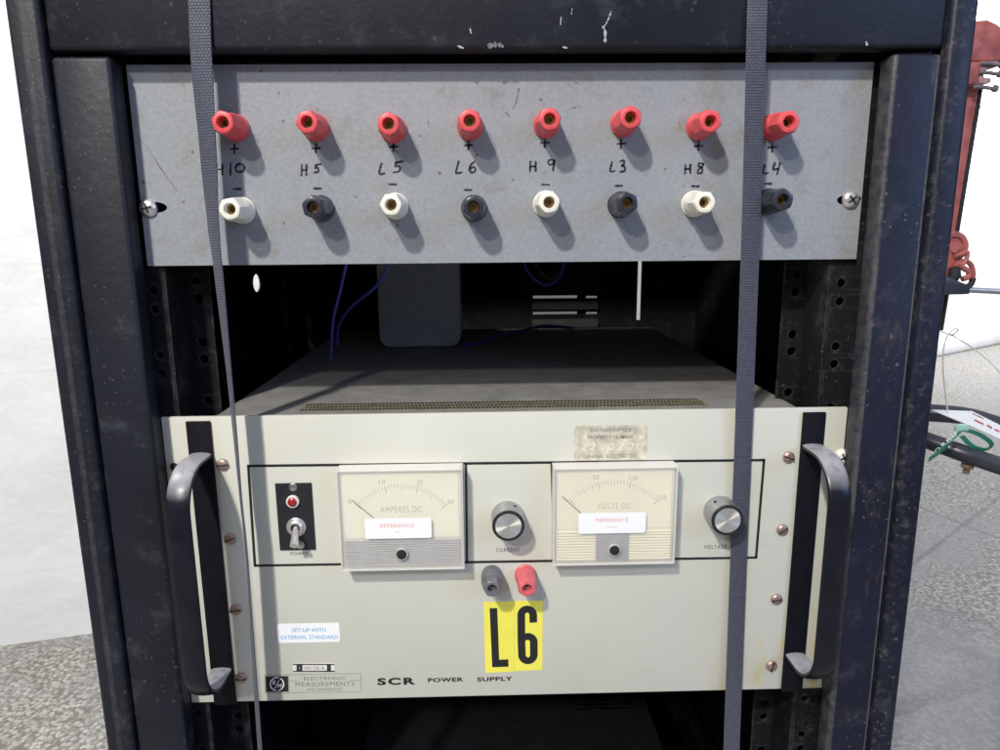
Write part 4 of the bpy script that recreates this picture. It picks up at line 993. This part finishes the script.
lower = thing('lower_chassis', 'dark equipment case in the shadow below the power supply', 'equipment case', (-0.02, 0.25, -0.55))
lx0, lx1 = -0.17, onz(664, 750, -0.27).x
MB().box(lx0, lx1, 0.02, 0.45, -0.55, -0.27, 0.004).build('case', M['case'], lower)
gm = MB()
for k in range(9): gm.box(lx1-0.10, lx1-0.02, 0.33+k*0.008, 0.334+k*0.008, -0.2699, -0.2685)
gm.build('vent_slats', M['inner'], lower)
p = onz(673, 693, -0.27); q = onz(706, 750, -0.27)
MB().hexa([p+Vector((0, 0, 0)), p+Vector((.014, 0, 0)), q+Vector((.014, -0.02, 0)), q+Vector((0, -0.02, 0))], [p+Vector((0, 0, -.02)), p+Vector((.014, 0, -.02)), q+Vector((.014, -0.02, -.02)), q+Vector((0, -0.02, -.02))]).build('support_runner', M['inner'], rack)

# ================================================================== behind on the right: hoist, tube frame, tag
YH_ = 1.05
hb = at(945, 300, YH_)
ho = thing('hoist', 'red painted hoist with bolted head, pulley wheel and steel bar, behind the rack', 'hoist', (at(925, 300, YH_).x, YH_, FLOOR))
X = lambda pts, y: [(v.x, v.z) for v in (at(a_, b2, y) for a_, b2 in pts)]
MB().poly(X([(955, 30), (975, 20.5), (988, 19.5), (998, 24), (1016, 40), (1018, 60), (998, 60.5), (970, 61), (952, 61)], YH_-0.03), YH_-0.03, YH_+0.05, 0.003).build('head', M['hoist'], ho)
MB().poly(X([(946, 61.5), (981, 61.5), (978, 84), (944, 85)], YH_-0.05), YH_-0.05, YH_+0.055, 0.003).build('clamp_bracket', M['hoist'], ho)
MB().poly(X([(981.5, 61), (999, 61), (998, 67), (989, 68), (985, 72), (984, 77), (992, 78), (991, 83), (978.5, 84)], YH_-0.045), YH_-0.045, YH_+0.05, 0.002).build('jaw_plate', M['jaw'], ho)
for x, y, r_ in ((994, 73.5, .004), (989, 88, .004), (996, 64.5, .004)):
    p = at(x, y, YH_-0.05); mb = MB(); mb.rings([(-0.030, r_, 0), (0.010, r_, 0)], p, n=14, axis=(1, 0, -0.1), up=Vector((0, 1, 0))); mb.rings([(0.0095, r_*1.9, 1), (0.0165, r_*1.9, 1)], p, n=18, axis=(1, 0, -0.1), up=Vector((0, 1, 0))); mb.build('bolt', M['boltm'], ho)
    p = at(x, y, YH_-0.03); mb = MB(); mb.rings([(-0.012, r_, 0), (0.012, r_, 0)], p, n=12, axis=(1, 0, -0.15), up=Vector((0, 1, 0))); mb.rings([(0.010, r_*1.6, 1), (0.016, r_*1.6, 1)], p, n=12, axis=(1, 0, -0.15), up=Vector((0, 1, 0))); mb.build('bolt', M['jaw'], ho)
m0, m1 = at(969, 88, YH_), at(930, 330, YH_)
mb = MB(); dv = m1-m0; ft = m0+dv*((FLOOR-m0.z)/dv.z); ft.x = m1.x
mb.hexa([m0+Vector((-.016, -.012, 0)), m0+Vector((.014, -.012, 0)), m1+Vector((.014, -.012, 0)), m1+Vector((-.016, -.012, 0))], [m0+Vector((-.016, .03, 0)), m0+Vector((.014, .03, 0)), m1+Vector((.014, .03, 0)), m1+Vector((-.016, .03, 0))], 0.003)
mb.hexa([m1+Vector((-.016, -.012, 0.004)), m1+Vector((.014, -.012, 0.004)), Vector((m1.x+.014, YH_-.012, FLOOR)), Vector((m1.x-.016, YH_-.012, FLOOR))], [m1+Vector((-.016, .03, 0.004)), m1+Vector((.014, .03, 0.004)), Vector((m1.x+.014, YH_+.03, FLOOR)), Vector((m1.x-.016, YH_+.03, FLOOR))], 0.003)
mb.build('mast', M['hoist'], ho)
mb = MB(); mb.tube([m0+Vector((.020, -.005, 0)), m1+Vector((.020, -.005, 0))], 0.006, 10, 1); mb.build('mast_shade_edge', M['wirek'], ho)  # added dark tube that stands in for the shadow edge right of the mast
mb = MB(); mb.tube([at(986, 92, YH_-.03), at(982, 104, YH_-.03), at(976, 115, YH_-.02), at(972, 126, YH_-.01)], 0.0009, 6, 6); mb.build('chain_wire', M['wirek'], ho)
p = at(952, 247, YH_-0.05)
mb = MB(); sc_ = 1.0/0.456/1000    # about 0.46 px per mm at this depth
R_ = 15*0.00218
mb.rings([(-.012, R_*0.2, 0), (-.012, R_*0.95, 0), (-.006, R_, 0), (.004, R_, 0), (.008, R_*0.93, 0), (.008, R_*0.66, 0), (.003, R_*0.60, 0), (.003, R_*0.42, 0), (.010, R_*0.36, 0), (.010, R_*0.1, 0)], p, n=40); mb.build('pulley_wheel', M['hoist'], ho)
MB().poly(X([(938, 246), (950, 250), (957, 258), (958, 268), (954, 278), (960, 290), (940, 291), (930, 280)], YH_-.06), YH_-.06, YH_-.01, 0.004).build('winch_body', M['hoist'], ho)
mb = MB(); mb.tube([at(x, y, YH_-.07) for x, y in ((955, 256), (962, 254), (967, 252), (967, 257), (964, 263), (958, 266))], .0045, 10, 6); mb.build('hook', M['hoist'], ho)
mb = MB(); mb.tube([at(x, y, YH_-.065) for x, y in ((957, 263), (965, 261), (971, 265), (973, 273), (972, 281), (968, 286))], .0052, 10, 6); mb.build('shackle', M['hoist'], ho)
mb = MB(); mb.tube([at(x, y, YH_-.07) for x, y in ((956, 264), (963, 268), (969, 272), (968, 277), (962, 279))], .006, 10, 6); mb.build('link', M['hoist'], ho)
mb = MB(); mb.tube([at(x, y, YH_-.066) for x, y in ((973, 278), (971, 284), (967, 287))], .0062, 10, 4); mb.build('grip_sleeve', M['rubber'], ho)
MB().poly(X([(953, 268), (960, 267), (961, 276), (956, 283), (950, 287), (946, 284), (952, 277)], YH_-.075), YH_-.078, YH_-.055, 0.002).build('pawl', M['rubber'], ho)
a_, b2 = at(962, 289.5, YH_-.06), at(1060, 294.5, YH_-.10)
mb = MB(); mb.tube([a_, b2], 0.0062, 14, 1); mb.build('steel_bar', M['steel'], ho)
a3 = at(930, 290, YH_-.055); MB().hexa([(a3.x, YH_-.08, at(0, 285, YH_-.06).z+.004), (a_.x+.004, YH_-.08, at(962, 285, YH_-.06).z), (a_.x+.004, YH_-.08, at(962, 293.5, YH_-.06).z), (a3.x, YH_-.08, at(962, 294, YH_-.06).z)],
    [(a3.x, YH_-.04, at(0, 285, YH_-.06).z+.004), (a_.x+.004, YH_-.04, at(962, 285, YH_-.06).z), (a_.x+.004, YH_-.04, at(962, 293.5, YH_-.06).z), (a3.x, YH_-.04, at(962, 294, YH_-.06).z)], .002).build('bar_socket', M['tubek'], ho)

YT = 0.42
tf = thing('tube_frame', 'black tubular frame sticking out behind the right side of the rack', 'tube frame', (at(1060, 500, YT).x, YT, FLOOR))
def tp(x, y, dy=0): return at(x, y, YT+dy)
mb = MB(); mb.tube([tp(905, 432, .05), tp(926, 440, .03), tp(962, 453, 0), tp(1000, 466, -.02), tp(1075, 490, -.06)], 0.0118, 18, 5); mb.build('lower_tube', M['tubek'], tf)
mb = MB(); mb.tube([tp(905, 412, .14), tp(932, 413, .12), tp(965, 416, .10), tp(1000, 426, .08), tp(1080, 450, .04)], 0.0135, 18, 5); mb.build('upper_tube', M['tubek'], tf)
e1 = tp(1075, 490, -.06); mb = MB(); mb.tube([e1, Vector((e1.x+.03, e1.y+.05, (e1.z+FLOOR)/2)), Vector((e1.x+.03, e1.y+.05, FLOOR))], 0.0125, 16, 5); mb.build('leg', M['tubek'], tf)
e2 = tp(1080, 450, .04); mb = MB(); mb.tube([e2, (e1+e2)/2+Vector((.02, 0, 0)), e1], 0.0115, 16, 5); mb.build('cross_tube', M['tubek'], tf)
mb = MB(); p = tp(968.5, 461, 0); mb.rings([(0, .0045, 0), (.018, .0042, 0)], p, n=14, axis=(-.1, 0, -1), up=Vector((0, 1, 0))); mb.rings([(.004, .0085, 1), (.010, .0085, 1)], p, n=18, axis=(-.1, 0, -1), up=Vector((0, 1, 0))); mb.build('bolt', M['brown'], tf)

tg = thing('paper_tag', 'white paper tag with red print lying on the black tubes', 'tag', tp(970, 418, .02))
T = [tp(931, 409.5, .05), tp(972, 411, .06), tp(1012, 431, .05), tp(1012, 444, .0), tp(968, 424.5, 0)]
mb = MB(); vs = [mb.bm.verts.new(p) for p in T]; lo = [mb.bm.verts.new(p+Vector((0, .0002, -.0006))) for p in T]
mb.bm.faces.new(vs); mb.bm.faces.new(lo[::-1])
for i in range(5): mb.bm.faces.new((vs[i], lo[i], lo[(i+1) % 5], vs[(i+1) % 5]))
mb.build('card', M['label'], tg)
M['redink'] = plain('red ink', (0.62, 0.12, 0.12), 0.6)
def lay(u, v):      # point a hair above the tag; u along it, v across it
    a_ = T[1].lerp(T[2], u); b2 = T[4].lerp(T[3], u); return a_.lerp(b2, v)+Vector((0, -.0006, .0009))
mb = MB()
for u0, v0_, u1, v1_, w in ((0.02, .15, .30, .12, .05), (.02, .15, .05, .55, .03), (.10, .5, .32, .5, .09), (.40, .45, .52, .47, .12), (.58, .48, .70, .5, .10), (.76, .5, .9, .52, .12)):
    A, B = lay(u0, v0_), lay(u1, v1_); o_ = lay(u0, v0_+w)-A
    mb.bm.faces.new([mb.bm.verts.new(p) for p in (A, B, B+o_, A+o_)])
mb.build('tag_print', M['redink'], tg)

gt = thing('green_tie', 'green plastic cable tie with white characters looped round the black tube', 'cable tie', tp(950, 446, -.01))
def ribbon3(mb, pts, w, wd, th=0.0012):
    P = smooth([Vector(p) for p in pts], 6); wd = Vector(wd).normalized(); prev = None
    for i, p in enumerate(P):
        t = (P[min(i+1, len(P)-1)]-P[max(i-1, 0)]).normalized(); s_ = (wd-t*wd.dot(t)).normalized(); n = t.cross(s_)
        cur = [mb.bm.verts.new(p+s_*(a_*w/2)+n*(b2*th/2)) for a_, b2 in ((-1, -1), (1, -1), (1, 1), (-1, 1))]
        if prev:
            for k in range(4): mb.bm.faces.new((prev[k], prev[(k+1) % 4], cur[(k+1) % 4], cur[k]))
        else: mb.bm.faces.new(cur[::-1])
        prev = cur
    mb.bm.faces.new(prev)
yy = -.018
mb = MB(); ribbon3(mb, [tp(929, 459.5, yy-.006), tp(940, 451, yy-.004), (tp(952, 440.5, yy-.004)), tp(962, 430, yy)], .0125, (.6, -.1, .75)); mb.build('flag', M['green'], gt)
mb = MB(); ribbon3(mb, [tp(961, 429, yy), tp(976, 433, yy-.004), tp(988, 440, yy), tp(991.5, 446, yy+.01), tp(984, 449.5, yy+.012), tp(972, 446, yy+.008), tp(962, 436, yy+.004)], .006, (.1, -.6, 1)); mb.build('loop', M['green'], gt)
p = tp(962, 428, yy-.002); MB().box(p.x-.009, p.x+.008, p.y-.003, p.y+.004, p.z-.004, p.z+.005, .0015).build('lock', plain('pale green plastic', (0.35, 0.55, 0.48), 0.35), gt)
mb = MB(); A, B = tp(934, 455.5, yy-.0075), tp(957, 434.5, yy-.006)
text_mb(mb, 'OBRU', (936.5, 453.2), (957, 434.6), 3.6, (A.y+B.y)/2, bold=0.01, spacing=1.5); mb.build('characters', M['label'], gt)

mb = MB(); mb.tube([tp(948, 412, .04), tp(945.5, 395, .03), tp(943, 370, .02), tp(943.5, 350, .02), tp(947, 337, .02), tp(954, 329, .02), tp(958, 330, .02), tp(952, 335, .03), tp(944, 332.5, .05), tp(936, 330, .06)], .0009, 6, 6)
st = tag(mb.build('string', M['string']), 'pale string standing up in a loop from the white tag', 'string')
mb = MB(); mb.tube([tp(950, 334, .03), tp(962, 341, .03), tp(975, 349.5, .04), (tp(990, 362, .04)), tp(1000, 373, .04), tp(1020, 400, .05), tp(1035, 436, .06)], .0009, 6, 6)
tag(mb.build('string', M['string']), 'pale string slanting down to the right edge of the view', 'string')

# ================================================================== light
w = bpy.data.worlds.new('World'); S.world = w; w.use_nodes = True
nt = w.node_tree; bg = nt.nodes['Background']; tc = N(nt, 'ShaderNodeTexCoord'); sx = N(nt, 'ShaderNodeSeparateXYZ')
nt.links.new(tc.outputs['Generated'], sx.inputs[0])
r_ = N(nt, 'ShaderNodeValToRGB'); el = r_.color_ramp.elements; mr = N(nt, 'ShaderNodeMapRange'); mr.inputs['From Min'].default_value = -1
nt.links.new(sx.outputs['Z'], mr.inputs['Value']); nt.links.new(mr.outputs['Result'], r_.inputs['Fac'])
el[0].position = 0.45; el[0].color = (0.13, 0.13, 0.135, 1); el[1].position = 0.9; el[1].color = (0.85, 0.90, 1.0, 1)
e3 = el.new(0.58); e3.color = (0.19, 0.20, 0.23, 1)
nt.links.new(r_.outputs['Color'], bg.inputs['Color']); bg.inputs['Strength'].default_value = 0.78
def area(name, loc, target, size, power, color=(1, 1, 1)):
    l = bpy.data.lights.new(name, 'AREA'); l.shape = 'DISK'; l.size = size; l.energy = power; l.color = color
    o = bpy.data.objects.new(name, l); COL.objects.link(o); o.location = loc
    o.rotation_euler = (Vector(target)-Vector(loc)).to_track_quat('-Z', 'Y').to_euler(); return o
C0 = Vector((0, 0, 0.3))
dA = Vector((-13, -25, 26)).normalized(); dB = Vector((-11, -25, 16)).normalized()
area('ceiling_or_fill_lamp', C0+dA*2.6, C0, 0.12, 67, (1, 0.965, 0.90))
area('ceiling_or_fill_lamp', C0+dB*2.8, C0, 0.13, 20, (1, 0.965, 0.90))
area('ceiling_or_fill_lamp', (2.2, -1.8, 1.2), (0.1, 0, 0.2), 1.2, 24, (0.36, 0.54, 1.0))  # added blue fill for the cool tint on the right, not a ceiling fixture
area('ceiling_or_fill_lamp', (-1.6, 0.2, 2.3), (-1.3, 1.0, -0.5), 0.8, 62, (1, 0.98, 0.95))  # added fill lamp that washes the left wall white, no known fixture
rc = (c+e_)/2
area('ceiling_or_fill_lamp', (rc.x+0.3, rc.y-1.6, 2.5), (rc.x, rc.y, 0.1), 1.2, 265, (0.97, 0.98, 1.0))  # added fill lamp turned to the far wall to brighten it, no known fixture

# ================================================================== camera
cd = bpy.data.cameras.new('camera'); co = bpy.data.objects.new('camera', cd); COL.objects.link(co)
cd.sensor_width = 36; cd.sensor_fit = 'HORIZONTAL'; cd.lens = F*36/1000; cd.clip_start = 0.01; cd.clip_end = 60
Mx = Matrix.Identity(4)
for i in range(3): Mx[i][0] = _R[i]; Mx[i][1] = _U[i]; Mx[i][2] = -_fw[i]; Mx[i][3] = CAM[i]
co.matrix_world = Mx
cd.dof.use_dof = True; cd.dof.focus_distance = 0.5; cd.dof.aperture_fstop = 32
S.camera = co
S.view_settings.view_transform = 'Standard'; S.view_settings.look = 'None'; S.view_settings.exposure = 0; S.view_settings.gamma = 1
